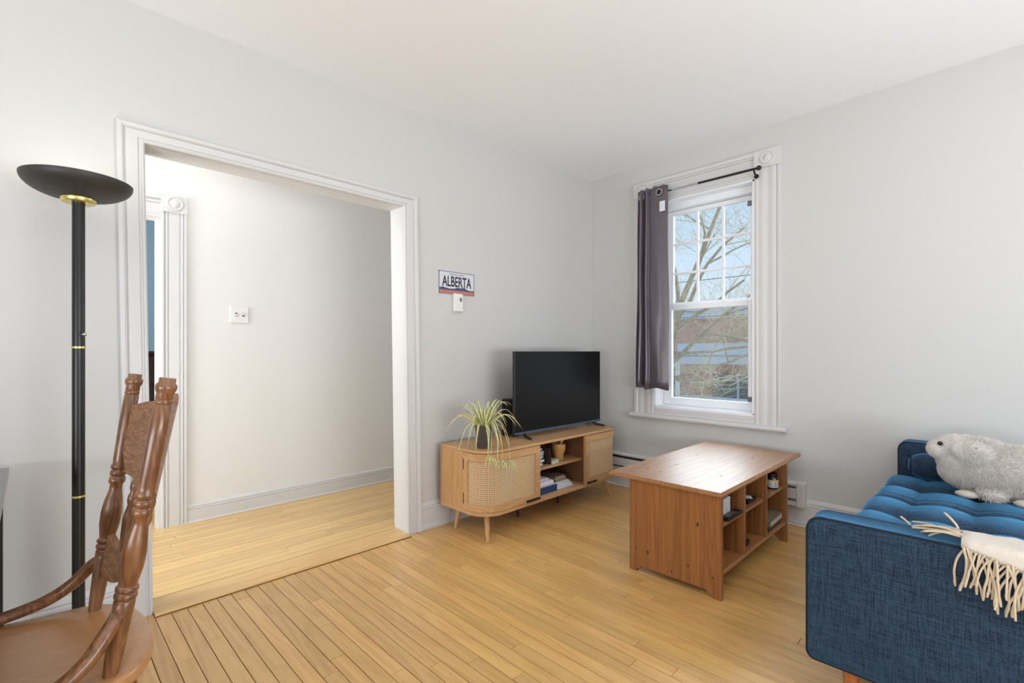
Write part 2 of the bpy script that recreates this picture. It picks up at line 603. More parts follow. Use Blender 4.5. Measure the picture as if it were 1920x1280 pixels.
# bedroom beyond the hall doorway
w = MB()
w.box(-1.4, 2.0, 6.6, 6.7, 0, 2.8)
struct(w.build('wall_bedroom', M_BLUEWALL), 'blue wall of the room beyond the hall doorway', 'wall')
w = MB()
w.box(1.9, 2.0, HY + .12, 6.6, 0, 2.8).box(-1.4, -1.3, HY + .12, 6.6, 0, 2.8)
struct(w.build('wall_bedroom_side', M_BLUEWALL), 'blue side walls of the room beyond the hall', 'wall')
w = MB()
w.box(-1.4, 2.0, HY + .12, 6.7, 2.7, 2.8)
struct(w.build('ceiling_bedroom', M_CEIL), 'ceiling of the room beyond the hall', 'ceiling')
w = MB()
w.box(-1.4, 2.0, HY + .0, 6.7, -.05, 0)
struct(w.build('floor_bedroom', M_HFLOOR), 'wooden floor of the room beyond the hall', 'floor')

# floors -----------------------------------------------------------
PW = 0.0585
w = MB()
w.box(X0, XB, Y0, YA + .02, -.06, -.0125)
floor = struct(w.build('floor', M_SUB), 'honey oak strip floor of the living room', 'floor')
w = MB()
w.box(-1.3, 3.4, YA + .02, HY, -.06, -.0125)
hfloor = struct(w.build('floor_hall', M_SUB), 'pale oak strip floor of the hall', 'floor')
plank_cache = {}


def plank_mesh(L, axis, mat, name):
    key = (round(L, 3), axis)
    if key not in plank_cache:
        b = MB()
        g = 0.0012
        hw = PW / 2 - g
        hl = L / 2 - g * 0.6
        hx, hy = (hw, hl) if axis == 1 else (hl, hw)
        c = 0.0006
        b.rings([[(-hx, -hy, -.0125), (hx, -hy, -.0125), (hx, hy, -.0125), (-hx, hy, -.0125)],
                 [(-hx, -hy, -c), (hx, -hy, -c), (hx, hy, -c), (-hx, hy, -c)],
                 [(-hx + c, -hy + c, 0), (hx - c, -hy + c, 0), (hx - c, hy - c, 0), (-hx + c, hy - c, 0)]])
        plank_cache[key] = b.mesh(name, mat)
    return plank_cache[key]


def lay(parent, axis, strips, mat):
    """strips: list of (cross position, start, end); returns planks as (cx, cy, L)"""
    out = []
    for c, a, e in strips:
        p = a - random.uniform(0, 0.9)
        while p < e - 1e-4:
            L = random.choice((.5, .7, .9, 1.1, 1.3, 1.5, 1.7))
            s, q = max(p, a), min(p + L, e)
            if e - q < 0.12:
                q = e
            if q - s > 0.02:
                m = (s + q) / 2
                out.append(((c, m) if axis == 1 else (m, c)) + (round(q - s, 3),))
            p = q
    ranked = []
    for cx, cy, L in out:
        hx, hy = (PW / 2, L / 2) if axis == 1 else (L / 2, PW / 2)
        n = 0
        area = 0
        for i in range(9):
            f = (i - 4) / 4.0
            x, y = (cx, cy + f * hy) if axis == 1 else (cx + f * hx, cy)
            pr = proj(x, y, 0)
            if pr and -20 < pr[0] < 1940 and pr[1] < 1300:
                n += 1
                area += 1 / pr[2] ** 3
        ranked.append((area * L * (1 if n else 0), cx, cy, L))
    ranked.sort(reverse=True)
    rest = MB()
    k = 0
    for a, cx, cy, L in ranked:
        if a > 0 and k < 290:
            o = bpy.data.objects.new('plank', plank_mesh(L, axis, mat, 'plank'))
            C.objects.link(o)
            o.parent = parent
            o.location = (cx, cy, random.uniform(-.0004, .0004))
            k += 1
        else:
            g = 0.0008
            hx, hy = (PW / 2 - g, L / 2 - g) if axis == 1 else (L / 2 - g, PW / 2 - g)
            rest.box(cx - hx, cx + hx, cy - hy, cy + hy, -.0125, 0)
    o = rest.build('planks', mat, parent, kind='stuff')
    return k


strips = []
nst = int((XB - X0) / PW)
xoff = 0.374 + PW / 2
i0 = -int((xoff - X0) / PW)
x = xoff + i0 * PW
while x + PW / 2 < XB:
    strips.append((x, Y0, YA))
    x += PW
lay(floor, 1, strips, M_FLOOR)
strips = []
y = YA + .1275 + PW / 2
while y + PW / 2 < HY + .02:
    strips.append((y, -1.2, 3.3))
    y += PW
lay(hfloor, 0, strips, M_HFLOOR)
hfloor.location.z = .0105      # the hall floor lies level with the threshold
# threshold board in the opening
t = MB()
t.rings([[(x, YA - .055, -.012), (x, YA - .055, .004), (x, YA - .047, .011), (x, YA + .12, .011), (x, YA + .124, .0), (x, YA + .124, -.012)] for x in (OX0 + .001, OX1 - .001)])
thr = struct(t.build('trim_1', M_THRESH), 'oak threshold board between living room and hall', 'threshold')


MB().box(OX0 + .002, OX1 - .002, YA - .0565, YA - .05, 0, .0045).build('dark_edge_strip', plain('threshold_edge', srgb(120, 78, 36), .5), thr)

# mouldings --------------------------------------------------------
CAS = [(0, 0), (0, .011), (.006, .017), (.012, .017), (.016, .011), (.021, .011), (.026, .017), (.064, .017), (.069, .012), (.073, .020), (.080, .025), (.094, .027), (.097, .022), (.097, 0)]


LEAN = .03      # the old opening is slightly out of plumb


def casing_u(x0, x1, z1, face, sgn=-1, headk=0.74, pr=CAS):
    """cased opening in a wall of constant y; sgn -1 = proud towards -y"""
    b = MB()
    rings = []
    for px in range(4):
        r = []
        for o, d in pr:
            Z = -0.0 if px in (0, 3) else z1 + o * headk
            X = (x0 - o if px < 2 else x1 + o) - LEAN * Z / 2.05
            r.append((X, face + sgn * d, Z))
        rings.append(r)
    b.rings(rings)
    return b


b = casing_u(OX0, OX1, OZ, YA)
struct(b.build('trim_2', M_TRIM, smooth=0.4), 'white moulded casing around the wide opening', 'door casing')
b = MB()   # jamb lining
for xa_, xb_ in ((OX0 - .02, OX0), (OX1, OX1 + .02)):
    b.rings([[(xa_ - LEAN * z / 2.05, yv, z) for yv in (YA - .002, YA + AT + .002)] + [(xb_ - LEAN * z / 2.05, yv, z) for yv in (YA + AT + .002, YA - .002)] for z in (0, OZ)])
b.box(OX0 - .044, OX1 + .004, YA - .002, YA + AT + .002, OZ, OZ + .019)
struct(b.build('trim_3', M_TRIM), 'white jamb lining inside the wide opening', 'jamb')

BB = [(0, 0), (.022, 0), (.022, .018), (.016, .026), (.016, .118), (.012, .124), (.017, .130), (.017, .136), (.010, .142), (.014, .150), (.011, .164), (.004, .175), (0, .175)]


def baseboard(name, p0, p1, nrm, h=.175, mat=None, label=''):
    b = MB()
    k = h / .175
    b.rings([[(p[0] + nrm[0] * d, p[1] + nrm[1] * d, z * k) for d, z in BB] for p in (p0, p1)])
    return struct(b.build(name, mat or M_TRIM, smooth=0.4), label, 'baseboard')


baseboard('baseboard_left', (OX1 + .097, YA), (XB, YA), (0, -1), label='white baseboard behind the cane media console')
baseboard('baseboard_entry', (X0, YA), (OX0 - .097, YA), (0, -1), label='white baseboard behind the floor lamp')
baseboard('baseboard_right', (XB, YA), (XB, Y0), (-1, 0), label='white baseboard under the window')
baseboard('baseboard_back', (X0, Y0), (XB, Y0), (0, 1), label='white baseboard behind the viewer')
baseboard('baseboard_hall', (.724, HY), (3.3, HY), (0, -1), h=.13, label='white baseboard along the hall wall')

# hall doorway casing with bullseye corner block
hd = MB()
for (o0, o1, d) in ((0, .012, .020), (.012, .020, .012), (.020, .032, .017), (.032, .040, .012), (.040, .096, .016), (.096, .104, .012), (.104, .116, .018), (.116, .122, .012), (.122, .136, .022)):
    hd.box(.588 + o0, .588 + o1, HY - d, HY, 0, 2.052)
    hd.box(-.32 - o1, -.32 - o0, HY - d, HY, 0, 2.052)
hdo = struct(hd.build('trim_4', M_TRIM, bevel=.002), 'white fluted casing of the hall doorway', 'door casing')
hb = MB()
for (z0, z1, d) in ((2.007, 2.022, .02), (2.022, 2.10, .014), (2.10, 2.112, .022), (2.112, 2.125, .016), (2.125, 2.15, .026)):
    hb.box(-.32, .592, HY - d, HY, z0, z1)
hb.build('head_moulding', M_TRIM, hdo, bevel=.002)
hk = MB()
hk.box(.586, .728, HY - .028, HY, 2.05, 2.162)
hk.build('corner_block', M_TRIM, hdo, bevel=.003)
rot = Matrix.Translation((.657, HY - .028, 2.106)) @ Matrix.Rotation(PI / 2, 4, 'X')
hr = MB()
hr.lathe([(.046, -.002), (.046, .006), (.040, .009), (.036, .004), (.028, .004), (.022, .010), (.012, .013), (.001, .014)], 28, rot)
hr.build('bullseye', M_TRIM, hdo, smooth=True)
hj = MB()
hj.box(.57, .59, HY - .002, HY + .122, 0, 2.01).box(-.34, -.32, HY - .002, HY + .122, 0, 2.01)
hj.build('jamb', M_TRIM, hdo)

# ------------------------------------------------------------------ window
win = thing('window_1', 'white double-hung sash window in the right wall', 'window', (XB, (WY0 + WY1) / 2, 0))
win['kind'] = 'structure'
WC = (WY0 + WY1) / 2


def wpart(b, name, mat, parent=None, **kw):
    return b.build(name, mat, parent or win, **kw)


def L2(x0, x1, y0, y1, z0, z1, b):
    b.box(x0 - XB, x1 - XB, y0 - WC, y1 - WC, z0, z1)


# casings : fluted uprights, head, corner blocks, stool, inner bottom band
for nm, ya, yb in (('casing', 1.985, 2.165), ('casing', 1.036, 1.21)):
    b = MB()
    prof = [(0, .014), (.016, .018), (.03, .015), (.044, .018), (.07, .018), (.076, .0155), (.1, .0155), (.106, .018), (.13, .018), (.142, .015), (.154, .022), (.174, .022)]
    inner = ya if ya > 1.5 else yb
    sg = 1 if ya > 1.5 else -1
    pts = [(0, 0)] + prof + [(.174, 0)]
    b.rings([[(-d, inner + sg * o - WC, z) for o, d in pts] for z in (.632, 2.425)])
    b.build(nm, M_TRIM, win, smooth=0.4)
b = MB()
for z0, z1, d in ((2.36, 2.385, .02), (2.385, 2.43, .012), (2.43, 2.445, .018), (2.445, 2.50, .012), (2.50, 2.515, .02), (2.515, 2.542, .027)):
    L2(XB - d, XB, WY0 - .01, WY1 + .01, z0, z1, b)
wpart(b, 'head_casing', M_TRIM, bevel=.002)
for yc in (2.078, 1.122):
    b = MB()
    b.box(-.03, 0, yc - .088 - WC, yc + .088 - WC, 2.424, 2.545)
    k = wpart(b, 'corner_block', M_TRIM, bevel=.003)
    b = MB()
    rot = Matrix.Translation((-.03, yc - WC, 2.485)) @ Matrix.Rotation(-PI / 2, 4, 'Y')
    b.lathe([(.046, -.002), (.046, .005), (.04, .008), (.036, .003), (.026, .003), (.02, .008), (.001, .011)], 28, rot)
    b.build('bullseye', M_TRIM, k, smooth=True)
b = MB()   # stool with rounded nose
nose = [(.0, .598), (-.03, .598), (-.044, .602), (-.05, .612), (-.05, .622), (-.044, .632), (-.03, .637), (0, .637)]
b.rings([[(x, y - WC, z) for x, z in nose] for y in (1.0, 2.195)])
wpart(b, 'window_sill', M_TRIM, smooth=0.5)
b = MB()
L2(XB - .016, XB, WY0, WY1, .637, .66, b)
L2(XB - .010, XB, WY0, WY1, .66, .70, b)
wpart(b, 'bottom_casing', M_TRIM, bevel=.002)
# reveal and frame
b = MB()
L2(XB - .012, 3.82, WY0 - .012, WY0 + .012, WZ0, WZ1, b)
L2(XB - .012, 3.82, WY1 - .012, WY1 + .012, WZ0, WZ1, b)
L2(XB - .012, 3.82, WY0, WY1, WZ1 - .012, WZ1 + .012, b)
L2(XB - .012, 3.82, WY0, WY1, WZ0 - .012, WZ0 + .006, b)
wpart(b, 'reveal', M_VINYL)
b = MB()
fy0, fy1, fz0, fz1 = 1.255, 1.95, .715, 2.30
L2(3.69, 3.80, WY0, fy0, WZ0, WZ1, b)
L2(3.69, 3.80, fy1, WY1, WZ0, WZ1, b)
L2(3.69, 3.80, fy0, fy1, fz1, WZ1, b)
L2(3.69, 3.80, fy0, fy1, WZ0, fz0, b)
wpart(b, 'outer_frame', M_VINYL, bevel=.002)


def sash(name, x0, x1, y0, y1, z0, z1, gy0, gy1, gz0, gz1):
    b = MB()
    L2(x0, x1, y0, gy0, z0, z1, b)
    L2(x0, x1, gy1, y1, z0, z1, b)
    L2(x0, x1, gy0, gy1, z0, gz0, b)
    L2(x0, x1, gy0, gy1, gz1, z1, b)
    return wpart(b, name, M_VINYL, bevel=.003)


GAP = .003
up = sash('upper_sash', 3.745, 3.775, fy0 + GAP, fy1 - GAP, 1.49, fz1 - GAP, 1.285, 1.885, 1.545, 2.262)
lo = sash('lower_sash', 3.70, 3.735, fy0 + GAP, fy1 - GAP, fz0 + GAP, 1.527, 1.285, 1.878, .775, 1.484)
gy = [1.285, 1.485, 1.685, 1.885]
gz = [1.545, 1.784, 2.023, 2.262]
for i in (1, 2):
    b = MB()
    L2(3.75, 3.77, gy[i] - .009, gy[i] + .009, gz[0], gz[3], b)
    b.build('muntin', M_VINYL, up, bevel=.002)
    b = MB()
    L2(3.751, 3.769, gy[0], gy[3], gz[i] - .009, gz[i] + .009, b)
    b.build('muntin', M_VINYL, up, bevel=.002)
for i in range(3):
    for j in range(3):
        b = MB()
        L2(3.758, 3.762, gy[i], gy[i + 1], gz[j], gz[j + 1], b)
        b.build('pane', M_GLASS, up)
b = MB()
L2(3.716, 3.72, 1.28, 1.882, .77, 1.49, b)
b.build('pane', M_GLASS, lo)
for z in (2.222, .80):
    b = MB()
    L2(3.688, 3.70, 1.258, 1.285, z - .018, z + .018, b)
    wpart(b, 'sash_clip', M_GREYPL, bevel=.002)

# ------------------------------------------------------------------ outside : ground, house, tree, wires
b = MB()
b.box(4.5, 60, -30, 40, -3.3, -3.2)
struct(b.build('ground_outside', M_GRASS), 'street ground outside far below the window', 'ground')
HX = 18.0
house = thing('brick_house', 'brick house with grey roof band across the street outside the window', 'house', (HX, 7.6, -3.2))


def hb_(x0, x1, y0, y1, z0, z1, name, mat, parent=None, bevel=0):
    m = MB()
    m.box(x0, x1, y0 - 7.6, y1 - 7.6, z0 + 3.2, z1 + 3.2)
    return m.build(name, mat, parent or house, bevel=bevel)


hb_(0, 8, 0, 16, -3.2, 2.37, 'brick_wall', M_BRICK)
hb_(-.35, 8.2, -.3, 16.3, 2.37, 2.52, 'eave', M_ROOFGREY)
hb_(-.25, 8.1, -.2, 16.2, 2.52, 2.80, 'roof', M_ROOFGREY)
hb_(-1.5, 0, 5.2, 8.15, .70, 1.42, 'balcony_front', M_ROOFGREY)
hb_(-1.54, 0, 5.16, 8.19, .98, 1.0, 'balcony_ledge', M_HEDARK)
wf = hb_(-.08, .02, 8.75, 9.6, -1.2, .72, 'window', M_WHITE)
hb_(-.10, -.05, 8.95, 9.5, -1.05, .56, 'pane', M_HEDARK, wf)
dr = hb_(-.06, .02, 5.6, 7.5, -1.6, .34, 'door', M_HEDARK)
hb_(-.09, .0, 6.52, 6.60, -1.6, .34, 'door_post', M_ROOFGREY, dr)
rl = hb_(-1.52, -1.46, 5.0, 8.0, -.50, -.42, 'railing', M_ROOFGREY)
yy = 5.05
while yy < 8.0:
    hb_(-1.51, -1.47, yy, yy + .09, -1.4, -.5, 'baluster', M_ROOFGREY, rl)
    yy += .2

# bare tree
tree = thing('bare_tree', 'bare leafless tree with spreading branches outside the window', 'tree', (11.5, 6.0, -3.2))
twigs = MB()
random.seed(21)
nseg = [0]


def grow(mb, p, d, r, L, depth, maxd, small):
    """one curved limb, then its children"""
    n = 5
    pts = [p.copy()]
    rr = [r]
    dd = d.copy()
    q = p.copy()
    kids = []
    for i in range(n):
        dd = (dd + Vector((random.uniform(-.22, .22), random.uniform(-.22, .22), random.uniform(-.12, .16)))).normalized()
        q = q + dd * (L / n)
        pts.append(q.copy())
        rr.append(r * (1 - .62 * (i + 1) / n))
        if i >= 1:
            kids.append((q.copy(), dd.copy(), rr[-1]))
    tgt = mb if r > .02 else small
    tgt.tube(pts, rr, 5 if r > .02 else 3, caps=False)
    nseg[0] += n
    if depth >= maxd:
        return
    for (kp, kd, kr) in kids:
        for _ in range(3 if depth >= 2 else (2 if depth >= 1 else 1)):
            ax = Vector((random.uniform(-1, 1), random.uniform(-1, 1), random.uniform(-.35, .75)))
            nd = (kd * .55 + ax.normalized() * .85).normalized()
            grow(mb, kp, nd, max(.0035, kr * random.uniform(.45, .68)), L * random.uniform(.5, .72), depth + 1, maxd, small)


tk = MB()
tp = [Vector((0, 0, 0)), Vector((.05, -.03, 1.6)), Vector((.02, .0, 3.2)), Vector((-.02, -.14, 4.6)), Vector((.0, -.40, 5.6))]
tk.tube(tp, [.20, .17, .15, .13, .11], 10)
tk.build('trunk', M_BARK, tree, smooth=True)
limbs = [(4.0, (.1, -.75, .55), 2.9, .10), (3.4, (-.3, .7, .5), 2.6, .10), (4.7, (-.2, .65, .75), 2.8, .09), (5.5, (0, -.35, 1), 3.2, .12), (5.3, (.3, .35, .95), 2.8, .10),
         (4.9, (-.45, -.75, .35), 2.6, .09), (3.6, (.35, -.8, .25), 2.5, .08), (5.2, (-.3, -.85, .55), 2.8, .09), (4.3, (.2, -.8, -.05), 2.3, .07), (3.7, (-.3, -.65, -.1), 2.2, .07), (4.4, (-.4, .35, .0), 2.0, .06),
         (3.0, (-.3, -.8, -.12), 2.4, .07), (2.9, (-.4, .3, .1), 2.0, .06)]
for z, d, L, r in limbs:
    lb = MB()
    y = -.17 * max(0, (z - 3.2)) / 1.0
    grow(lb, Vector((0, y, z)), Vector(d).normalized(), r * .62, L, 0, 3, twigs)
    lb.build('branch', M_BARK, tree, smooth=True)
twigs.build('twigs', M_TWIG, tree, kind='stuff')
for k, (z, yb) in enumerate(((3.32, 0.0), (2.2, 0.15))):
    b = MB()
    b.tube([(14.5, -12 + 1.3 * i, z + .012 * (i - 14) ** 2 * .12) for i in range(28)], .012, 5)
    tag(b.build('power_line', M_BLACK), ('upper' if k == 0 else 'lower') + ' thin dark power line crossing outside the window', 'wire')

# ------------------------------------------------------------------ dark furniture in the room beyond the hall
dr = thing('chest_of_drawers', 'dark brown wooden furniture seen through the narrow hall doorway', 'furniture', (.55, 5.3, 0))
MB().box(-.5, .5, 0, .45, .05, 1.12).build('body', M_WOODRED, dr, bevel=.006)
MB().box(-.52, .52, -.02, .47, 1.12, 1.15).build('top', M_WOODRED, dr, bevel=.004)
for i in range(4):
    MB().box(-.47, .47, -.02, 0, .08 + i * .26, .32 + i * .26).build('drawer', M_WOODRED, dr, bevel=.004)

# ------------------------------------------------------------------ light switch, plate, thermostat
sw = thing('light_switch', 'white double light switch plate on the hall wall', 'light switch', (1.042, HY, 1.408))
MB().box(-.06, .06, -.008, 0, -.06, .06).build('plate', M_WHITE, sw, bevel=.004)
for sx, tilt in ((-.023, .5), (.023, -.5)):
    MB().box(-.007, .007, -.011, -.007, -.014, .014).build('toggle_slot', M_GREYPL, sw)
    sw.children[-1].location = (sx, 0, 0)
    t_ = MB().box(-.005, .005, -.018, 0, -.006, .006).build('toggle', M_WHITE, sw, bevel=.002, loc=(sx, -.008, 0), rot=(tilt, 0, 0))

pl = thing('license_plate', 'white ALBERTA licence plate hung on the wall above a thermostat', 'licence plate', (2.062, YA, 1.612), rotz=0)
pt = MB()
pt.box(-.1525, .1525, -.004, -.001, -.076, .076)
ptp = pt.build('plate', plain('plate_white', srgb(216, 218, 226), 0.35), pl, bevel=.0012)
rim = MB()
for a, b_, c_, d_ in ((-.1525, .1525, .072, .076), (-.1525, .1525, -.076, -.072), (-.1525, -.149, -.076, .076), (.149, .1525, -.076, .076)):
    rim.box(a, b_, -.006, -.003, c_, d_)
rim.build('rim', plain('plate_rim', srgb(120, 122, 132), 0.35, metal=.3), pl)
st = MB()
st.box(-.148, .148, -.0052, -.004, -.072, -.048)
st.build('red_strip', plain('plate_red', srgb(192, 122, 104), 0.5, noise=.2, nscale=60), pl)
mt = MB()
ridge = [(-.148, -.050), (-.148, -.036), (-.12, -.03), (-.095, -.036), (-.06, -.04), (-.02, -.036), (.005, -.028), (.035, -.03), (.06, -.024), (.09, -.038), (.12, -.042), (.148, -.04), (.148, -.050)]
mt.rings([[(x, -.0056, z) for x, z in ridge], [(x, -.0042, z) for x, z in ridge]])
mt.build('mountain_strip', plain('plate_blue', srgb(70, 80, 116), 0.5, noise=.35, nscale=70), pl)


def text_mesh(name, s, size, mat, parent, loc, rot, extrude=.0006, sx=1.0, weight=0.0):
    cu = bpy.data.curves.new(name, 'FONT')
    cu.body = s
    cu.size = size
    cu.align_x = 'CENTER'
    cu.align_y = 'CENTER'
    cu.extrude = extrude
    cu.offset = weight
    to = bpy.data.objects.new(name + '_src', cu)
    C.objects.link(to)
    dg = bpy.context.evaluated_depsgraph_get()
    me = bpy.data.meshes.new_from_object(to.evaluated_get(dg))
    bpy.data.objects.remove(to)
    me.materials.clear()
    me.materials.append(mat)
    o = bpy.data.objects.new(name, me)
    C.objects.link(o)
    o.parent = parent
    o.location = loc
    o.rotation_euler = rot
    o.scale = (sx, 1, 1)
    return o


M_INK = plain('plate_ink', srgb(28, 32, 44), 0.4)
M_INK2 = plain('plate_small_ink', srgb(120, 128, 150), 0.4)
text_mesh('lettering', 'ALBERTA', .098, M_INK, pl, (0, -.0045, .006), (PI / 2, 0, 0), sx=.62, weight=.0016)
text_mesh('small_lettering', 'WILD ROSE COUNTRY', .0135, M_INK2, pl, (0, -.0045, .058), (PI / 2, 0, 0), sx=.9)

th = thing('thermostat', 'small white wall thermostat below the licence plate', 'thermostat', (2.062, YA, 1.48))
MB().box(-.04, .04, -.024, 0, -.062, .062).build('body', M_WHITE, th, bevel=.007, seg=3)
MB().box(-.036, .036, -.03, -.02, -.06, -.048).build('base_lip', M_WHITE, th, bevel=.003)
MB().box(.008, .026, -.0255, -.02, .008, .034).build('display', M_GREYPL, th, bevel=.001)

# ------------------------------------------------------------------ floor lamp
lp = thing('floor_lamp', 'black torchiere floor lamp with wide bowl and brass rings beside the opening', 'floor lamp', (.118, 2.35, 0))
b = MB()
b.lathe([(.001, 0), (.125, 0), (.13, .006), (.128, .018), (.10, .026), (.03, .034), (.02, .05)], 36)
b.build('base', M_BLACKMET, lp, smooth=True)
b = MB()
b.lathe([(.0185, .03), (.0185, 1.69)], 24)
b.build('pole', M_BLACKMET, lp, smooth=True)
for z in (.624, 1.1635):
    b = MB()
    b.lathe([(.0185, z - .004), (.0197, z - .003), (.0197, z + .003), (.0185, z + .004)], 24)
    b.build('brass_ring', M_BRASS, lp, smooth=True)
b = MB()
b.lathe([(.001, 1.686), (.046, 1.686), (.050, 1.691), (.050, 1.703), (.044, 1.707), (.001, 1.709)], 32)
b.build('collar', M_BRASS, lp, smooth=True)
b = MB()
outer = []
for i in range(13):
    a = i / 12
    outer.append((.03 + .127 * math.sin(a * PI / 2) ** .9, 1.700 + .065 * (1 - math.cos(a * PI / 2)) ** .9))
inner = [(max(.002, r - .004), z + .003) for r, z in reversed(outer)]
b.lathe([(.002, 1.700)] + outer + [(.157, 1.767)] + inner[1:], 48, caps=False)
b.build('bowl', M_BOWL, lp, smooth=True)
b = MB()
b.lathe([(.02, 1.704), (.022, 1.71), (.022, 1.725), (.01, 1.732)], 16)
b.build('bulb', plain('lamp_bulb', srgb(255, 240, 215), 0.5, emit=((1.0, .9, .75, 1), 8.0)), lp, smooth=True)
b = MB()
sdir = Vector((.35, -.94, 0)).normalized()
b.tube([sdir * .016 + Vector((0, 0, 1.21)), sdir * .036 + Vector((0, 0, 1.21))], .006, 10)
b.ball(sdir * .04 + Vector((0, 0, 1.21)), .007, 8)
b.build('switch_knob', M_CHROME, lp, smooth=True)
light('floor_lamp_light', 'POINT', (.118, 2.35, 1.745), 1.9, (1.0, .93, .84), shadow_soft_size=.05)

# ------------------------------------------------------------------ black table at the left edge
tb = thing('dining_table', 'black table at the left edge of the picture in front of the chair', 'table', (-.58, 1.75, 0))
MB().box(-.52, .52, -.77, .77, .705, .73).build('top', M_TABLETOP, tb, bevel=.002)
MB().box(-.48, .48, -.73, .73, .64, .705).build('apron', M_TABLELEG, tb)
for sx in (-1, 1):
    for sy in (-1, 1):
        MB().box(sx * .505 - (.04 if sx > 0 else 0), sx * .505 + (.04 if sx < 0 else 0), sy * .755 - (.04 if sy > 0 else 0), sy * .755 + (.04 if sy < 0 else 0), 0, .705).build('leg', M_TABLELEG, tb, bevel=.002)

# ------------------------------------------------------------------ press-back oak chair
ch = thing('dining_chair', 'oak press-back dining chair with turned posts and curved arms', 'chair', (.02, 1.54, 0))
# local: chair faces -x, width along y
SZ = .45


def seat_outline(k=1.0):
    pts = []
    for i in range(56):
        a = 2 * PI * i / 56
        c, s = math.cos(a), math.sin(a)
        e = .72 if c > 0 else .5
        x = (abs(c) ** e) * (1 if c > 0 else -1) * .205 * k
        y = (abs(s) ** .8) * (1 if s > 0 else -1) * (.245 + (.02 if c < 0 else 0)) * k
        pts.append((x - .01, y))
    return pts


b = MB()
rings = []
for k, z in ((.90, SZ - .045), (.97, SZ - .036), (1.0, SZ - .024), (1.0, SZ - .012), (.985, SZ - .003), (.96, SZ)):
    rings.append([(x, y, z) for x, y in seat_outline(k)])
for k, dz in ((.8, -.002), (.6, -.006), (.4, -.009), (.2, -.010), (.05, -.010)):
    rings.append([(x, y, SZ + dz) for x, y in seat_outline(k)])
b.rings(rings)
b.build('seat', M_CHAIRSEAT, ch, smooth=0.9)


def turned(p0, p1, prof, n=20):
    """lathe between two points, prof = (fraction, radius)"""
    p0, p1 = Vector(p0), Vector(p1)
    d = p1 - p0
    L = d.length
    mt = Matrix.Translation(p0) @ d.to_track_quat('Z', 'Y').to_matrix().to_4x4()
    m = MB()
    m.lathe([(r, f * L) for f, r in prof], n, mt)
    return m


POST = [(0, .0155), (.06, .019), (.22, .0235), (.252, .024), (.258, .021), (.264, .0255), (.276, .0255), (.282, .021), (.288, .0255), (.298, .0255), (.304, .021), (.315, .0215), (.36, .027), (.41, .028), (.46, .024), (.50, .0175), (.525, .0165),
        (.533, .0215), (.54, .0225), (.553, .0225), (.56, .018), (.567, .0225), (.58, .0225), (.587, .018), (.594, .0225), (.606, .0225), (.614, .0195), (.63, .0205), (.80, .022), (.905, .0205), (.909, .0185), (.913, .0205), (.922, .0205), (.926, .0185), (.93, .0205),
        (.945, .0195), (.958, .024), (.968, .0255), (.976, .0245), (.983, .0195), (.997, .0195), (1.0, .018)]
PB = [(.098, -.183, SZ - .01), (.098, .187, SZ - .01)]
PT = [(.198, -.212, 1.089), (.19, .212, 1.084)]
for p0, p1 in zip(PB, PT):
    turned(p0, p1, [(f, r * .84) for f, r in POST], 24).build('back_post', M_CHAIR, ch, smooth=0.8)


def post_pt(z, y):
    """point on the bowed back surface at height z, y across; bows towards +x in the middle"""
    f = (z - SZ) / (1.085 - SZ)
    xx = .098 + .095 * f
    hw = .185 + .027 * f
    u = max(-1, min(1, y / hw))
    return xx + .060 * (1 - u * u) * (.45 + .55 * f)


def bowed_panel(name, zlo, zhi, th, hw, mat):
    """panel between the posts with scalloped outlines zlo(u), zhi(u), u in -1..1"""
    b = MB()
    nu, nv = 36, 8
    faces = []
    for side in (-1, 1):
        rows = []
        for i in range(nu + 1):
            u = -1 + 2 * i / nu
            r = []
            for j in range(nv + 1):
                z = zlo(u) + (zhi(u) - zlo(u)) * j / nv
                y = u * hw
                xx = post_pt(z, y) + side * th / 2
                r.append(Vector((xx, y, z)))
            rows.append(r)
        faces.append(rows)
    A, B = faces
    rings = []
    for i in range(nu + 1):
        rings.append(A[i] + B[i][::-1])
    b.rings(rings)
    return b.build(name, mat, ch, smooth=0.6)


# pressed relief material for the crest; paler oak partly paints in window light
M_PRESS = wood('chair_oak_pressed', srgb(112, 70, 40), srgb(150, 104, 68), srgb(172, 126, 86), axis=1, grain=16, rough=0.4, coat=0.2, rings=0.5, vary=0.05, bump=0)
pn = M_PRESS.node_tree
pb = pn.nodes['Principled BSDF']
tcp = N(pn, 'ShaderNodeTexCoord')
vo = N(pn, 'ShaderNodeTexNoise')
vo.inputs['Scale'].default_value = 70
vo.inputs['Detail'].default_value = 1
vo.inputs['Distortion'].default_value = 2.5
pn.links.new(tcp.outputs['Object'], vo.inputs['Vector'])
bpn = N(pn, 'ShaderNodeBump')
bpn.inputs['Strength'].default_value = .8
bpn.inputs['Distance'].default_value = .012
pn.links.new(vo.outputs['Fac'], bpn.inputs['Height'])
pn.links.new(bpn.outputs[0], pb.inputs['Normal'])

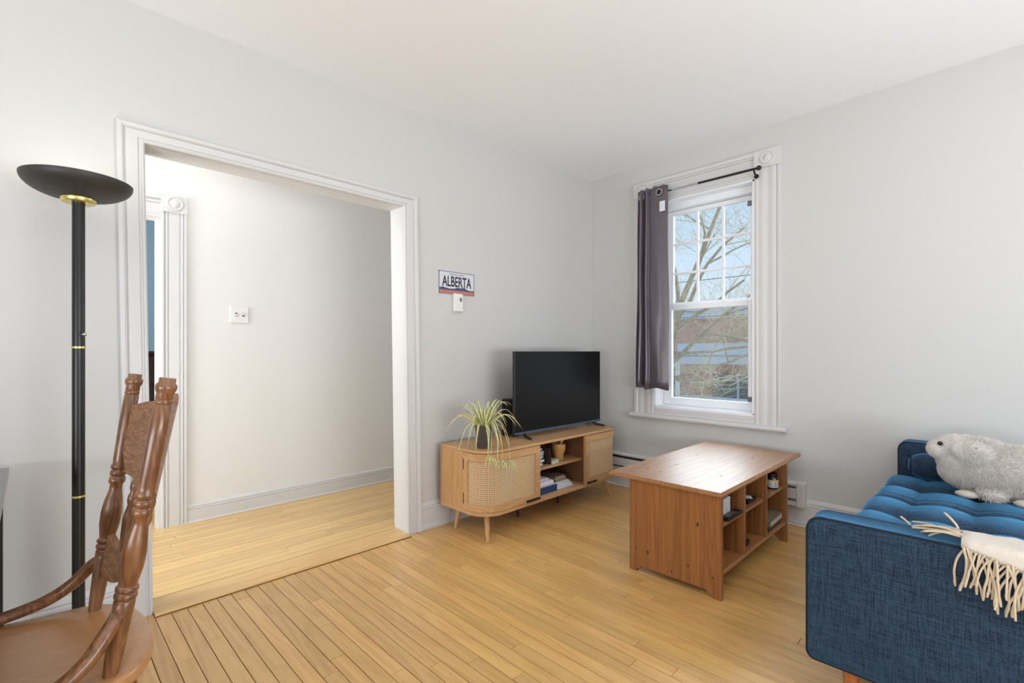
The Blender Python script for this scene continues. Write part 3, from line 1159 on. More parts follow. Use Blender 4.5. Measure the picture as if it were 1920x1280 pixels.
bowed_panel('crest_panel', lambda u: .785 + .09 * abs(u) ** 4 - .009 * math.cos(u * 15),
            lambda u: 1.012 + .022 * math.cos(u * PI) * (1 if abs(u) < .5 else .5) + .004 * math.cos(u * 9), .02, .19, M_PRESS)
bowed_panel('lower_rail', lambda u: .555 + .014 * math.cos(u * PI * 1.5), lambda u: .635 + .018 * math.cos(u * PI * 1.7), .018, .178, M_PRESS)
for u in (-.62, -.21, .21, .62):
    z0, z1 = .615, .90
    y0, y1 = u * .178, u * .185
    turned((post_pt(z0, y0), y0, z0), (post_pt(z1, y1), y1, z1),
           [(0, .007), (.1, .008), (.3, .0125), (.42, .008), (.46, .0115), (.5, .0115), (.54, .008), (.58, .0115), (.62, .0115), (.66, .008), (.85, .0095), (1, .007)], 12).build('spindle', M_CHAIR, ch, smooth=0.8)
# bent arms from the posts down to the seat edge
for s in (-1, 1):
    ys = -.19 if s < 0 else .20
    b = MB()
    pts = []
    ctrl = [Vector((.112, ys * .99, .575)), Vector((.098, ys * 1.10, .562)), Vector((.055, ys * 1.22, .512)), Vector((.0, ys * 1.27, .480)), Vector((-.08, ys * 1.27, .465)), Vector((-.16, ys * 1.22, .455))]
    # Catmull-Rom
    for i in range(len(ctrl) - 1):
        p0, p1, p2, p3 = ctrl[max(i - 1, 0)], ctrl[i], ctrl[i + 1], ctrl[min(i + 2, len(ctrl) - 1)]
        for k in range(6):
            t = k / 6
            pts.append(.5 * ((2 * p1) + (p2 - p0) * t + (2 * p0 - 5 * p1 + 4 * p2 - p3) * t * t + (3 * p1 - p0 - 3 * p2 + p3) * t ** 3))
    pts.append(ctrl[-1])
    b.tube(pts, [.0155] * len(pts), 12)
    b.build('bent_arm', M_CHAIR, ch, smooth=0.8)
LEGP = [(0, .013), (.08, .016), (.2, .019), (.3, .022), (.34, .017), (.37, .022), (.4, .017), (.6, .024), (.8, .018), (.86, .023), (.9, .018), (1, .017)]
lp_ = {}
for sx in (-1, 1):
    for sy in (-1, 1):
        bt = (sx * .2 + .0, sy * .225, 0)
        tp_ = (sx * .13, sy * .17, SZ - .04)
        lp_[(sx, sy)] = (Vector(bt), Vector(tp_))
        turned(bt, tp_, LEGP, 16).build('leg', M_CHAIR, ch, smooth=0.8)
SP = [(0, .008), (.3, .010), (.46, .014), (.5, .016), (.54, .014), (.7, .010), (1, .008)]
for sy in (-1, 1):
    a = lp_[(-1, sy)]
    c = lp_[(1, sy)]
    turned(a[0].lerp(a[1], .4), c[0].lerp(c[1], .4), SP, 12).build('stretcher', M_CHAIR, ch, smooth=0.8)
for sx in (-1, 1):
    a = lp_[(sx, -1)]
    c = lp_[(sx, 1)]
    turned(a[0].lerp(a[1], .55), c[0].lerp(c[1], .55), SP, 12).build('stretcher', M_CHAIR, ch, smooth=0.8)

# ------------------------------------------------------------------ cane media console
TX0, TX1, TY0, TY1 = 1.88, 3.325, 2.125, 2.555
TZ0, TZ1 = .155, .55
TR = .15
cs = thing('media_console', 'oak media console with woven cane doors and splayed legs under the television', 'media console', ((TX0 + TX1) / 2, (TY0 + TY1) / 2, 0))
OX, OY = (TX0 + TX1) / 2, (TY0 + TY1) / 2


def con_outline(inset=0.0, n=10):
    r = TR - inset
    pts = [(TX0 + inset, TY1 - inset)]
    for i in range(n + 1):
        a = PI + (PI / 2) * i / n
        pts.append((TX0 + TR + r * math.cos(a), TY0 + TR + r * math.sin(a)))
    for i in range(n + 1):
        a = 1.5 * PI + (PI / 2) * i / n
        pts.append((TX1 - TR + r * math.cos(a), TY0 + TR + r * math.sin(a)))
    pts.append((TX1 - inset, TY1 - inset))
    return [(x - OX, y - OY) for x, y in pts]


MB().prism(con_outline(), TZ1 - .018, TZ1).build('top', M_OAK, cs, bevel=.002)
MB().prism(con_outline(), TZ0, TZ0 + .022).build('bottom', M_OAK, cs, bevel=.002)
DZ0, DZ1 = TZ0 + .025, TZ1 - .021
b = MB()
b.box(TX0 - OX, TX0 + .018 - OX, 2.318 - OY, TY1 - OY, TZ0 + .022, TZ1 - .018)
b.build('side_panel', M_OAK_V, cs)
b = MB()
b.box(TX1 - .018 - OX, TX1 - OX, 2.318 - OY, TY1 - OY, TZ0 + .022, TZ1 - .018)
b.build('side_panel', M_OAK_V, cs)
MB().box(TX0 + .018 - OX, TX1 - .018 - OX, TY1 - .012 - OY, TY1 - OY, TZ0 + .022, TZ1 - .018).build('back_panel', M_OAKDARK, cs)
DX0, DX1 = 2.374, 2.89
for x in (DX0 - .018, DX1):
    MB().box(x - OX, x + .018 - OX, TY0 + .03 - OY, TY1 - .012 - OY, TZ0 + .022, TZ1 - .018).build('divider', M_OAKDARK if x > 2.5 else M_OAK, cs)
SHZ = .362
MB().box(DX0 - OX, DX1 - OX, TY0 + .045 - OY, TY1 - .012 - OY, SHZ - .016, SHZ).build('shelf', M_OAK, cs, bevel=.001)


def door_path(left, n=14, inset=0.0):
    """points with outward normals along the door face from the side seam to the inner edge"""
    r = TR - inset
    pts = []
    for i in range(n + 1):
        a = PI + (PI / 2) * i / n
        pts.append((Vector((TX0 + TR + r * math.cos(a), TY0 + TR + r * math.sin(a), 0)), Vector((math.cos(a), math.sin(a), 0))))
    side = Vector((TX0 + inset, 2.315, 0)), Vector((-1, 0, 0))
    inn = Vector((DX0 - .004, TY0 + inset, 0)), Vector((0, -1, 0))
    p = [side] + pts + [inn]
    if not left:
        cxm = (TX0 + TX1) / 2
        q = []
        for a, nn in p:
            q.append((Vector((2 * cxm - a.x, a.y, 0)), Vector((-nn.x, nn.y, 0))))
        q[-1] = (Vector((DX1 - .035, TY0 + inset, 0)), Vector((0, -1, 0)))
        p = q
    return p


def path_at(p, s):
    """sample the polyline at arc length s"""
    acc = 0
    for i in range(len(p) - 1):
        L = (p[i + 1][0] - p[i][0]).length
        if acc + L >= s or i == len(p) - 2:
            f = (s - acc) / L
            return p[i][0].lerp(p[i + 1][0], f), p[i][1].lerp(p[i + 1][1], f).normalized()
        acc += L


def path_len(p):
    return sum((p[i + 1][0] - p[i][0]).length for i in range(len(p) - 1))


def strip_on(b, p, s0, s1, z0, z1, d0, d1, n=1):
    """bent bar on the path between s0..s1, z0..z1, from depth d0 to d1 outward"""
    rings = []
    for i in range(n + 1):
        s = s0 + (s1 - s0) * i / n
        q, nn = path_at(p, s)
        q = q - Vector((OX, OY, 0))
        rings.append([q + nn * d0 + Vector((0, 0, z0)), q + nn * d1 + Vector((0, 0, z0)), q + nn * d1 + Vector((0, 0, z1)), q + nn * d0 + Vector((0, 0, z1))])
    b.rings(rings)


for left in (True, False):
    p = door_path(left)
    L = path_len(p)
    fo = .003 if left else .012
    fi = -.016 if left else -.008
    root = MB()
    fw_, = (.04,)
    strip_on(root, p, 0, L, DZ1 - .045, DZ1, fi, fo, 40)
    strip_on(root, p, 0, L, DZ0, DZ0 + .045, fi, fo, 40)
    strip_on(root, p, 0, .035, DZ0 + .045, DZ1 - .045, fi, fo, 3)
    strip_on(root, p, L - .042, L, DZ0 + .045, DZ1 - .045, fi, fo, 2)
    door = root.build('door', M_OAK, cs, smooth=0.5)
    cane = MB()
    cs0, cs1, cz0, cz1 = .033, L - .040, DZ0 + .043, DZ1 - .043
    pitch = .0112
    n = int((cs1 - cs0) / pitch)
    for i in range(n + 1):
        s = cs0 + i * pitch
        strip_on(cane, p, s, min(s + .0054, cs1), cz0, cz1, fi + .006, fi + .0075, 1)
    nz = int((cz1 - cz0) / pitch)
    for j in range(nz + 1):
        z = cz0 + j * pitch
        strip_on(cane, p, cs0, cs1, z, min(z + .0054, cz1), fi + .0076, fi + .009, 44)
    cane.build('cane_panel', M_CANE, door, kind='stuff')
    bk = MB()  # sheet whose dark colour stands in for shade inside the cabinet
    strip_on(bk, p, cs0, cs1, cz0, cz1, fi - .002, fi + .001, 40)
    bk.build('shade_sheet', M_CANESHADE, door, smooth=0.5)
    hn = MB()
    if left:
        strip_on(hn, p, L - .135, L - .012, DZ0 + .004, DZ0 + .016, fo, fo + .016, 2)
    else:
        strip_on(hn, p, L - .12, L - .012, DZ0 + .004, DZ0 + .016, fo, fo + .016, 2)
    hn.build('handle', M_BLACKMET, door, bevel=.002)
    for z in (DZ0 + .07, DZ1 - .07):
        hg = MB()
        strip_on(hg, p, -.003, .004, z - .035, z + .03, fi, fo + .001, 1)
        hg.build('hinge', M_BLACKMET, door)
for lx, ly, sx, sy in ((TX0 + .11, TY0 + .10, -.05, -.065), (TX0 + .11, TY1 - .07, -.04, 0.0), (TX1 - .12, TY0 + .10, .06, -.06), (TX1 - .12, TY1 - .07, .06, .0)):
    b = MB()
    p0, p1 = Vector((lx - OX, ly - OY, TZ0)), Vector((lx + sx - OX, ly + sy - OY, 0))
    b.tube([p0, p1], [.019, .011], 16)
    b.build('leg', M_OAK_V, cs, smooth=0.8)
for lx in (2.40, 2.83):
    b = MB()
    b.tube([(lx - OX, 2.36 - OY, TZ0), (lx - OX, 2.36 - OY, 0)], [.012, .010], 12)
    b.build('middle_leg', M_WOODRED, cs, smooth=0.8)

# ------------------------------------------------------------------ television
tv = thing('television', 'black flat-screen television standing on the cane media console', 'television', (2.81, 2.30, TZ1))
hwv = .493
MB().box(-hwv, hwv, .004, .03, .033, .598).build('back_shell', M_BLACK, tv, bevel=.003)
MB().box(-.3, .3, .03, .075, .06, .40).build('rear_housing', M_BLACK, tv, bevel=.012)
MB().box(-hwv + .004, hwv - .004, -.001, .005, .046, .594).build('screen', M_SCREEN, tv)
MB().box(-hwv, hwv, -.004, .005, .028, .045).build('bottom_bezel', M_BEZEL, tv, bevel=.002)
MB().box(-.014, .014, -.005, -.003, .032, .040).build('badge', M_CHROME, tv, bevel=.001)
for sx in (-1, 1):
    b = MB()
    b.tube([(sx * .40, .02, .034), (sx * .412, -.02, .014), (sx * .43, -.085, .007)], [.013, .010, .007], 10)
    b.tube([(sx * .40, .02, .034), (sx * .412, .07, .014), (sx * .43, .13, .007)], [.013, .010, .007], 10)
    b.build('foot', M_BLACK, tv, smooth=0.8)

# speaker, small white gadget
sp = thing('speaker', 'black cylindrical speaker standing behind the left edge of the television', 'speaker', (2.43, 2.475, TZ1))
MB().lathe([(.001, 0), (.05, 0), (.053, .004), (.053, .245), (.05, .255), (.001, .257)], 32).build('body', plain('speaker_cloth', srgb(26, 24, 26), 0.85, bump=.5, bscale=900), sp, smooth=0.6)
MB().lathe([(.0535, .236), (.0542, .238), (.0542, .243), (.0535, .245)], 32).build('top_ring', M_BLACK, sp, smooth=True)
gd = thing('media_player', 'small white box beside the right foot of the television', 'gadget', (3.285, 2.36, TZ1))
MB().box(-.02, .02, -.03, .03, 0, .035).build('body', M_WHITE, gd, bevel=.008, seg=3)
MB().box(-.012, .012, -.0305, -.028, .012, .02).build('port', M_GREYPL, gd)

# ------------------------------------------------------------------ spider plant
pp = thing('spider_plant', 'variegated spider plant in a dark pot with hanging plantlets on the console', 'potted plant', (1.985, 2.25, TZ1))
b = MB()
b.lathe([(.001, 0), (.036, 0), (.038, .004), (.052, .128), (.054, .13), (.054, .142), (.049, .142), (.047, .12), (.001, .118)], 28)
# dimpled diamonds
b.build('pot', M_POT, pp, smooth=0.6)
rb = MB()
for i in range(14):
    for j in range(7):
        a = 2 * PI * (i + .5 * (j % 2)) / 14
        z = .014 + j * .016
        r = .0385 + .0135 * (z / .128)
        rb.ball((r * math.cos(a), r * math.sin(a), z), .0058, 3, scale=(.6, .6, 1))
rb.build('pot_relief', M_POT, pp, smooth=True, kind='stuff')
MB().lathe([(.001, .119), (.047, .121)], 20).build('soil', M_SOIL, pp)


def leaf_mb(path, wid, b=None):
    b = b or MB()
    path = [Vector(q) for q in path]
    n = len(path)
    rows = []
    for i, q in enumerate(path):
        t = (path[min(i + 1, n - 1)] - path[max(i - 1, 0)]).normalized()
        s = t.cross(Vector((0, 0, 1)))
        s = s.normalized() if s.length > 1e-4 else Vector((1, 0, 0))
        up_ = s.cross(t)
        f = i / (n - 1)
        wv = wid * (min(1, f * 5 + .35)) * (1 - f ** 2.2) + .0004
        rows.append([q - s * wv + up_ * wv * .45, q - s * wv * .45 + up_ * .0, q - up_ * wv * .12, q + s * wv * .45, q + s * wv + up_ * wv * .45])
    R = [[b.bm.verts.new(p_) for p_ in r] for r in rows]
    for i in range(n - 1):
        for j in range(4):
            b.mi = 1 if j in (0, 3) else 0
            b._f([R[i][j], R[i][j + 1], R[i + 1][j + 1], R[i + 1][j]])
    b.mi = 0
    return b


random.seed(5)


def arch(az, reach, rise, drop, n=10, base=(0, 0, .125), r0=.012):
    d = Vector((math.cos(az), math.sin(az), 0))
    pts = []
    for i in range(n + 1):
        f = i / n
        h = rise * math.sin(min(1, f * 1.35) * PI / 2) - drop * max(0, f - .35) ** 1.8 * 2.0
        pts.append(Vector(base) + d * (r0 + reach * (f ** .85)) + Vector((0, 0, h)))
    return pts


# azimuths in world xy; the camera looks along +x+y, so screen left is -x+y
leafdef = []
for k in range(44):
    az = 2 * PI * k / 44 * 1.0 + random.uniform(-.12, .12)
    tier = k % 3
    if tier == 0:
        leafdef.append((az, random.uniform(.10, .17), random.uniform(.13, .19), random.uniform(.01, .05)))
    elif tier == 1:
        leafdef.append((az, random.uniform(.18, .25), random.uniform(.09, .13), random.uniform(.06, .14)))
    else:
        leafdef.append((az, random.uniform(.12, .18), random.uniform(.04, .07), random.uniform(.14, .24)))
for az, rc, ri, dp in leafdef:
    y_end = .25 - 0 + rc * math.sin(az)
    if math.sin(az) > .5 and 2.25 + rc * math.sin(az) > 2.59:
        rc *= .8
    pth = arch(az, rc, ri, dp)
    for q in pth:
        q.z = max(q.z, .006)
        q.y = min(q.y, .33)
    leaf_mb(pth, random.uniform(.0065, .009)).build('leaf', [M_GREEN, M_CREAMLEAF], pp, smooth=0.9)
# runners over the console front with plantlets
for k, (hx, hy, hz) in enumerate(((-.08, -.155, -.045), (.0, -.168, -.075), (.07, -.160, -.09))):
    b = MB()
    b.tube([(0, -.02, .13), (hx * .5, -.09, .155), (hx * .8, hy * .92, .11), (hx * .95, hy, .03), (hx, hy, hz)], .0014, 6)
    b.build('runner', M_RUNNER, pp, smooth=True)
    pm = MB()
    for q in range(16):
        az = 2 * PI * q / 16 + random.uniform(-.2, .2)
        pth = arch(az, random.uniform(.03, .055), random.uniform(.01, .03), random.uniform(.03, .07), 6, (hx, hy, hz), .002)
        for v in pth:
            v.y = min(v.y, -.132)
        leaf_mb(pth, .0034, pm)
    pm.build('plantlet', [M_GREEN, M_CREAMLEAF], pp, smooth=0.9)
for hx, hy, hz in ((-.1, -.155, -.06), (-.035, -.165, -.06)):
    pth = [Vector(q) for q in ((-.01, -.02, .125), (hx * .45, -.08, .15), (hx * .75, -.13, .135), (hx * .95, hy, .07), (hx, hy, .0), (hx, hy * 1.01, hz))]
    leaf_mb(pth, .006).build('leaf', [M_GREEN, M_CREAMLEAF], pp, smooth=0.9)

# ------------------------------------------------------------------ things on the console shelves


def block(name, label, cat, x0, x1, y0, y1, z0, z1, mat, group=None, rotz=0, cover=None):
    """a book / box: cover shell plus page block"""
    t_ = thing(name, label, cat, ((x0 + x1) / 2, (y0 + y1) / 2, z0), rotz, group)
    hx, hy, h = (x1 - x0) / 2, (y1 - y0) / 2, z1 - z0
    c = min(.0025, h * .2)
    if cover is None:
        MB().box(-hx, hx, -hy, hy, 0, h).build('body', mat, t_, bevel=min(.002, h * .2))
    else:
        MB().box(-hx, hx, -hy, hy, 0, c).box(-hx, hx, -hy, hy, h - c, h).box(-hx, -hx + .003, -hy, hy, c, h - c).build('cover', cover, t_)
        MB().box(-hx + .003, hx - .004, -hy + .003, hy - .003, c, h - c).build('pages', mat, t_)
    return t_


cols = [('pale blue', (176, 190, 214)), ('navy', (52, 62, 86)), ('white', (224, 226, 230)), ('teal', (88, 122, 132)), ('light grey', (186, 190, 200)), ('dark grey', (84, 86, 96)), ('cream', (222, 214, 196)), ('slate blue', (110, 124, 154)), ('black', (36, 36, 42))]
z = SHZ + .0005
random.seed(3)
for i, (cn, cc) in enumerate(cols):
    h = (.018, .010, .012, .012, .013, .009, .012, .012, .018)[i]
    pos = 'at the bottom of' if i == 0 else ('on top of' if i == len(cols) - 1 else ('second from the bottom of' if i == 1 else ('second from the top of' if i == len(cols) - 2 else 'inside')))
    cov = plain('cover_' + cn.replace(' ', '_'), srgb(*cc), .45)
    ox = random.uniform(-.006, .006)
    block('magazine', f'thin {cn} magazine {pos} the stack on the upper console shelf', 'magazine', 2.382 + ox + .006, 2.50 + ox, 2.20 + random.uniform(0, .02), 2.40, z, z + h, M_PAPER, 'magazines on the upper console shelf', 0, cov)
    z += h + .0004
pf = thing('picture_frame', 'small dark frame leaning against the magazine stack in the console', 'picture frame', (2.545, 2.24, SHZ))
MB().box(-.008, .008, -.05, .05, 0, .115).build('frame', plain('frame_dark', srgb(48, 40, 42), .35), pf, bevel=.003, rot=(0, -.16, .35))
MB().box(.008, .0095, -.038, .038, .014, .10).build('picture', plain('frame_picture', srgb(96, 70, 74), .3, noise=.4, nscale=40), pf, rot=(0, -.16, .35))
block('notebook', 'small cream notebook lying in front of the frame on the upper console shelf', 'notebook', 2.56, 2.65, 2.19, 2.27, SHZ + .0005, SHZ + .022, plain('cream_pages', srgb(214, 212, 190), .7), None, .12, plain('notebook_cover', srgb(206, 204, 180), .6))
mo = thing('mortar', 'light bamboo mortar on the upper console shelf', 'mortar', (2.735, 2.27, SHZ))
MB().lathe([(.001, 0), (.036, 0), (.038, .006), (.034, .02), (.038, .035), (.050, .07), (.052, .09), (.049, .112), (.044, .112), (.046, .09), (.036, .05), (.001, .035)], 32).build('bowl', M_MORTAR, mo, smooth=0.6)
pe = thing('pestle', 'light bamboo pestle leaning in the mortar', 'pestle', (2.72, 2.27, SHZ + .040))
turned((0.0, 0, .012), (.048, -.02, .118), [(0, .013), (.1, .016), (.35, .011), (.6, .0095), (.85, .0125), (.97, .014), (1, .010)], 16).build('shaft', M_MORTAR, pe, smooth=0.8)

BZ = TZ0 + .022 + .0005
block('storage_box', 'flat dark blue box at the bottom left of the lower console shelf', 'box', 2.384, 2.60, 2.17, 2.40, BZ, BZ + .045, plain('blue_box', srgb(38, 64, 104), .6, noise=.15))
z = BZ + .0455
for i, (cn, cc, h, w) in enumerate((('pink', (206, 178, 190), .007, .2), ('white', (224, 226, 236), .022, .19), ('lilac', (196, 190, 206), .008, .17), ('white-and-black', (208, 208, 216), .012, .15))):
    block('paper_pad', f'{cn} paper pad ' + ('directly on' if i == 0 else ('second above' if i == 1 else ('third above' if i == 2 else 'topmost above'))) + ' the blue box', 'paper pad', 2.386, 2.386 + w, 2.175 + i * .006, 2.39, z, z + h, plain(f'pad_{i}', srgb(*cc), .8), 'paper pads on the blue box', 0)
    z += h + .0004
z = BZ
for i, (cn, cc, h) in enumerate((('bluish white', (206, 216, 232), .014), ('white', (226, 228, 234), .012), ('pale grey', (206, 208, 214), .012), ('off-white', (220, 216, 208), .008))):
    block('booklet', f'{cn} booklet ' + ('lowest' if i == 0 else ('second' if i == 1 else ('third' if i == 2 else 'highest'))) + ' in the stack right of the blue box', 'booklet', 2.606, 2.79 - i * .012, 2.18 + .004 * i, 2.40, z, z + h, M_PAPER, 'booklets on the lower console shelf', 0, plain(f'booklet_{i}', srgb(*cc), .6))
    z += h + .0004
for i, (cn, cc) in enumerate((('black', (46, 42, 42)), ('tan', (166, 140, 116)), ('brown', (112, 94, 80)))):
    block('notebook', f'{cn} notebook ' + ('under the tan one' if i == 0 else ('between the black and brown ones' if i == 1 else 'topmost')) + ' on the booklets in the console', 'notebook', 2.615, 2.745 - .01 * i, 2.20, 2.36, z, z + .012, plain(f'np_{i}', srgb(190, 176, 156), .8), 'notebooks on the booklets', 0, plain(f'nc_{i}', srgb(*cc), .5))
    z += .0124

# ------------------------------------------------------------------ coffee table
CX0, CX1, CY0, CY1 = 2.245, 3.236, .895, 1.376
ct = thing('coffee_table', 'stained pine coffee table with open cubby shelves in front of the window', 'coffee table', ((CX0 + CX1) / 2, (CY0 + CY1) / 2, 0))
QX, QY = (CX0 + CX1) / 2, (CY0 + CY1) / 2
CT = .50
b = MB()
nose = [(0, 0), (.006, -.002), (.008, .006), (.010, .012), (.006, .019), (0, .023)]
ox0, ox1, oy0, oy1 = 2.225 - QX, 3.475 - QX, .886 - QY, 1.492 - QY
rings = []
for e, z in ((.010, CT - .024), (.004, CT - .023), (0, CT - .017), (0, CT - .010), (.005, CT - .008), (.006, CT - .002), (.009, CT)):
    rings.append([(ox0 + e, oy0 + e, z), (ox1 - e, oy0 + e, z), (ox1 - e, oy1 - e, z), (ox0 + e, oy1 - e, z)])
b.rings(rings)
top = b.build('top', M_PINE_H, ct)
for kx, ky in ((2.42, 1.37), (2.40, 1.28), (2.62, 1.30), (2.95, 1.33), (3.1, 1.05), (2.55, 1.02)):
    k = MB()
    k.lathe([(.001, CT + .0003), (.007, CT + .0003), (.008, CT)], 14, Matrix.Translation((kx - QX, ky - QY, 0)) @ Matrix.Diagonal((1.5, .7, 1, 1)))
    k.build('knot', M_KNOT, top)


for x0, x1 in ((CX0, CX0 + .02), (CX1 - .02, CX1)):
    # the end panel is glued up from five boards
    yb = [CY0 - QY + (CY1 - CY0) * f for f in (0, .17, .36, .60, .80, 1)]

    def lowz(y):
        y0, y1 = CY0 - QY, CY1 - QY
        e = min(y - y0, y1 - y)
        tab = [(0, 0), (.040, 0), (.043, .012), (.050, .018), (.060, .018), (.064, .027), (.075, .031), (9, .031)]
        for i in range(len(tab) - 1):
            if tab[i][0] <= e <= tab[i + 1][0]:
                f = (e - tab[i][0]) / (tab[i + 1][0] - tab[i][0])
                return tab[i][1] + f * (tab[i + 1][1] - tab[i][1])
        return 0
    keys = sorted(set([round(v, 4) for v in [CY0 - QY + k for k in (.040, .043, .050, .060, .064, .075)] + [CY1 - QY - k for k in (.040, .043, .050, .060, .064, .075)]]))
    for i in range(5):
        ys = [yb[i]] + [k for k in keys if yb[i] < k < yb[i + 1]] + [yb[i + 1]]
        poly = [(y, lowz(y)) for y in ys] + [(yb[i + 1], CT - .024), (yb[i], CT - .024)]
        m = MB()
        m.rings([[(x0 - QX, y, z) for y, z in poly], [(x1 - QX, y, z) for y, z in poly]])
        m.build('end_board', M_PINE_V, ct)
for ky, kz, kr in ((1.335, .115, .004), (1.27, .115, .008), (1.055, .115, .006), (1.008, .325, .008), (1.14, .058, .005), (.935, .095, .005)):
    k = MB()
    k.lathe([(.001, .0005), (kr * .9, .0005), (kr, 0)], 14, Matrix.Translation((CX0 - QX, ky - QY, kz)) @ Matrix.Rotation(-PI / 2, 4, 'Y') @ Matrix.Diagonal((1.3, .8, 1, 1)))
    k.build('knot', M_KNOT, ct)
xa, xb = CX0 + .02 - QX, CX1 - .02 - QX
CYa, CYb = CY0 + .006 - QY, CY1 - .006 - QY
MB().box(xa, xb, CYa, CYb, .105, .123).build('bottom_shelf', M_PINE_H, ct, bevel=.003)
MB().box(xa, xb, -.005, .005, .123, CT - .024).build('middle_panel', M_PINE_V, ct)
dvs = (2.558, 2.884)
for x in dvs:
    MB().box(x - .009 - QX, x + .009 - QX, CYa, CYb, .123, CT - .024).build('divider', M_PINE_V, ct, bevel=.002)
segs = [(CX0 + .02, dvs[0] - .009), (dvs[0] + .009, dvs[1] - .009), (dvs[1] + .009, CX1 - .02)]
for x0, x1 in segs:
    MB().box(x0 - QX, x1 - QX, CYa + .012, -.006, .318, .334).build('cubby_shelf', M_PINE_H, ct, bevel=.003)
    MB().box(x0 - QX, x1 - QX, .006, CYb - .012, .318, .334).build('cubby_shelf', M_PINE_H, ct, bevel=.003)
MB().box(xa, xb, CYa + .03, CYa + .05, CT - .05, CT - .024).build('apron', M_PINE_H, ct)

# things in the cubbies
jr = thing('jar', 'small glass jar with white label and dark lid in the far upper cubby', 'jar', (3.125, .948, .334))
MB().lathe([(.001, 0), (.03, 0), (.032, .004), (.032, .062), (.028, .07), (.001, .07)], 24).build('body', plain('jar_dark_glass', srgb(50, 38, 26), .15, coat=.5), jr, smooth=0.6)
MB().lathe([(.0325, .010), (.0328, .011), (.0328, .054), (.0325, .055)], 24, caps=False).build('label_band', plain('jar_label', srgb(226, 224, 214), .6), jr, smooth=0.6)
MB().lathe([(.0329, .049), (.0331, .05), (.0331, .055), (.0329, .056)], 24, caps=False).build('yellow_band', plain('jar_yellow', srgb(216, 188, 80), .6), jr, smooth=0.6)
for a in (-2.4, -2.15, -1.9, -1.3, -1.0):
    m = MB()
    for q in range(4):
        m.box(.0322, .0334, -.0022, .0022, .018 + q * .008, .022 + q * .008, Matrix.Rotation(a, 4, 'Z'))
    m.build('label_print', M_INK, jr)
MB().lathe([(.001, .068), (.027, .068), (.0285, .070), (.0285, .088), (.027, .09), (.001, .09)], 24).build('lid', M_BLACK, jr, smooth=0.6)
block('book', 'dark book lying flat under the pale book in the far lower cubby', 'book', 2.96, 3.19, .92, 1.07, .1235, .152, plain('book_pages_b', srgb(120, 104, 90), .8), None, 0, plain('book_dark', srgb(46, 32, 28), .5))
block('book', 'pale book with a mottled cover lying on the dark book in the far lower cubby', 'book', 2.955, 3.192, .908, 1.065, .1525, .184, plain('book_pages_a', srgb(212, 202, 190), .8), None, .03, plain('book_mottled', srgb(128, 116, 98), .5, noise=.5, nscale=50))
bxp = thing('tissue_box', 'white box with a grey floral print in the near upper cubby', 'box', (2.44, 1.0, .334))
MB().box(-.043, .043, -.055, .055, 0, .09).build('body', plain('floral_white', srgb(214, 214, 214), .6, noise=.45, nscale=28), bxp, bevel=.004)
rm = thing('remote_control', 'black remote control on the near cubby shelf beside the white box', 'remote control', (2.445, .925, .334), .0)
MB().box(-.085, .085, -.022, .022, 0, .018).build('body', M_BLACK, rm, bevel=.006)
for i in range(5):
    for j in range(2):
        MB().box(-.06 + i * .022, -.05 + i * .022, -.012 + j * .014, -.004 + j * .014, .0175, .0195).build('button', M_GREYPL, rm)
block('card_case', 'flat black case with a white slip in the middle upper cubby', 'case', 2.70, 2.82, .935, 1.0, .3345, .352, M_BLACK)
ws = MB()
ws.box(-.03, .03, -.02, .02, 0, .001)
tag(ws.build('paper_slip', M_PAPER, loc=(2.775, .965, .3525), rot=(0, 0, .4)), 'white paper slip on the flat black case in the middle cubby', 'paper')
block('small_box', 'small dark box in the middle lower cubby', 'box', 2.66, 2.705, .93, .97, .1235, .15, M_BLACK)

# ------------------------------------------------------------------ baseboard heater
hx = thing('baseboard_heater', 'white electric baseboard heater along the wall under the window', 'heater', (XB, 1.66, 0))
hy0, hy1 = .885 - 1.66, 2.46 - 1.66
prof = [(-.0, .125), (-.0, .285), (-.045, .285), (-.062, .274), (-.062, .262), (-.045, .258), (-.045, .244), (-.064, .240), (-.064, .178), (-.045, .174), (-.045, .162), (-.064, .158), (-.064, .135), (-.05, .125)]
prof = [(x - .001, z) for x, z in prof]
b = MB()
b.rings([[(x, y, z) for x, z in prof] for y in (hy0 + .05, hy1 - .05)])
b.build('body', M_HEATER, hx)
for y0, y1 in ((hy0, hy0 + .05), (hy1 - .05, hy1)):
    MB().box(-.066, -.001, y0, y1, .125, .287).build('end_cap', M_HEATER, hx, bevel=.006)
for z0, z1 in ((.2445, .2575), (.1625, .1735)):
    MB().box(-.0462, -.0448, hy0 + .05, hy1 - .05, z0, z1).build('slot', M_GREYPL, hx)
MB().box(-.0628, -.058, 1.98 - 1.66, hy1 - .05, .242, .272).build('dark_louvre', M_DARKSLOT, hx)

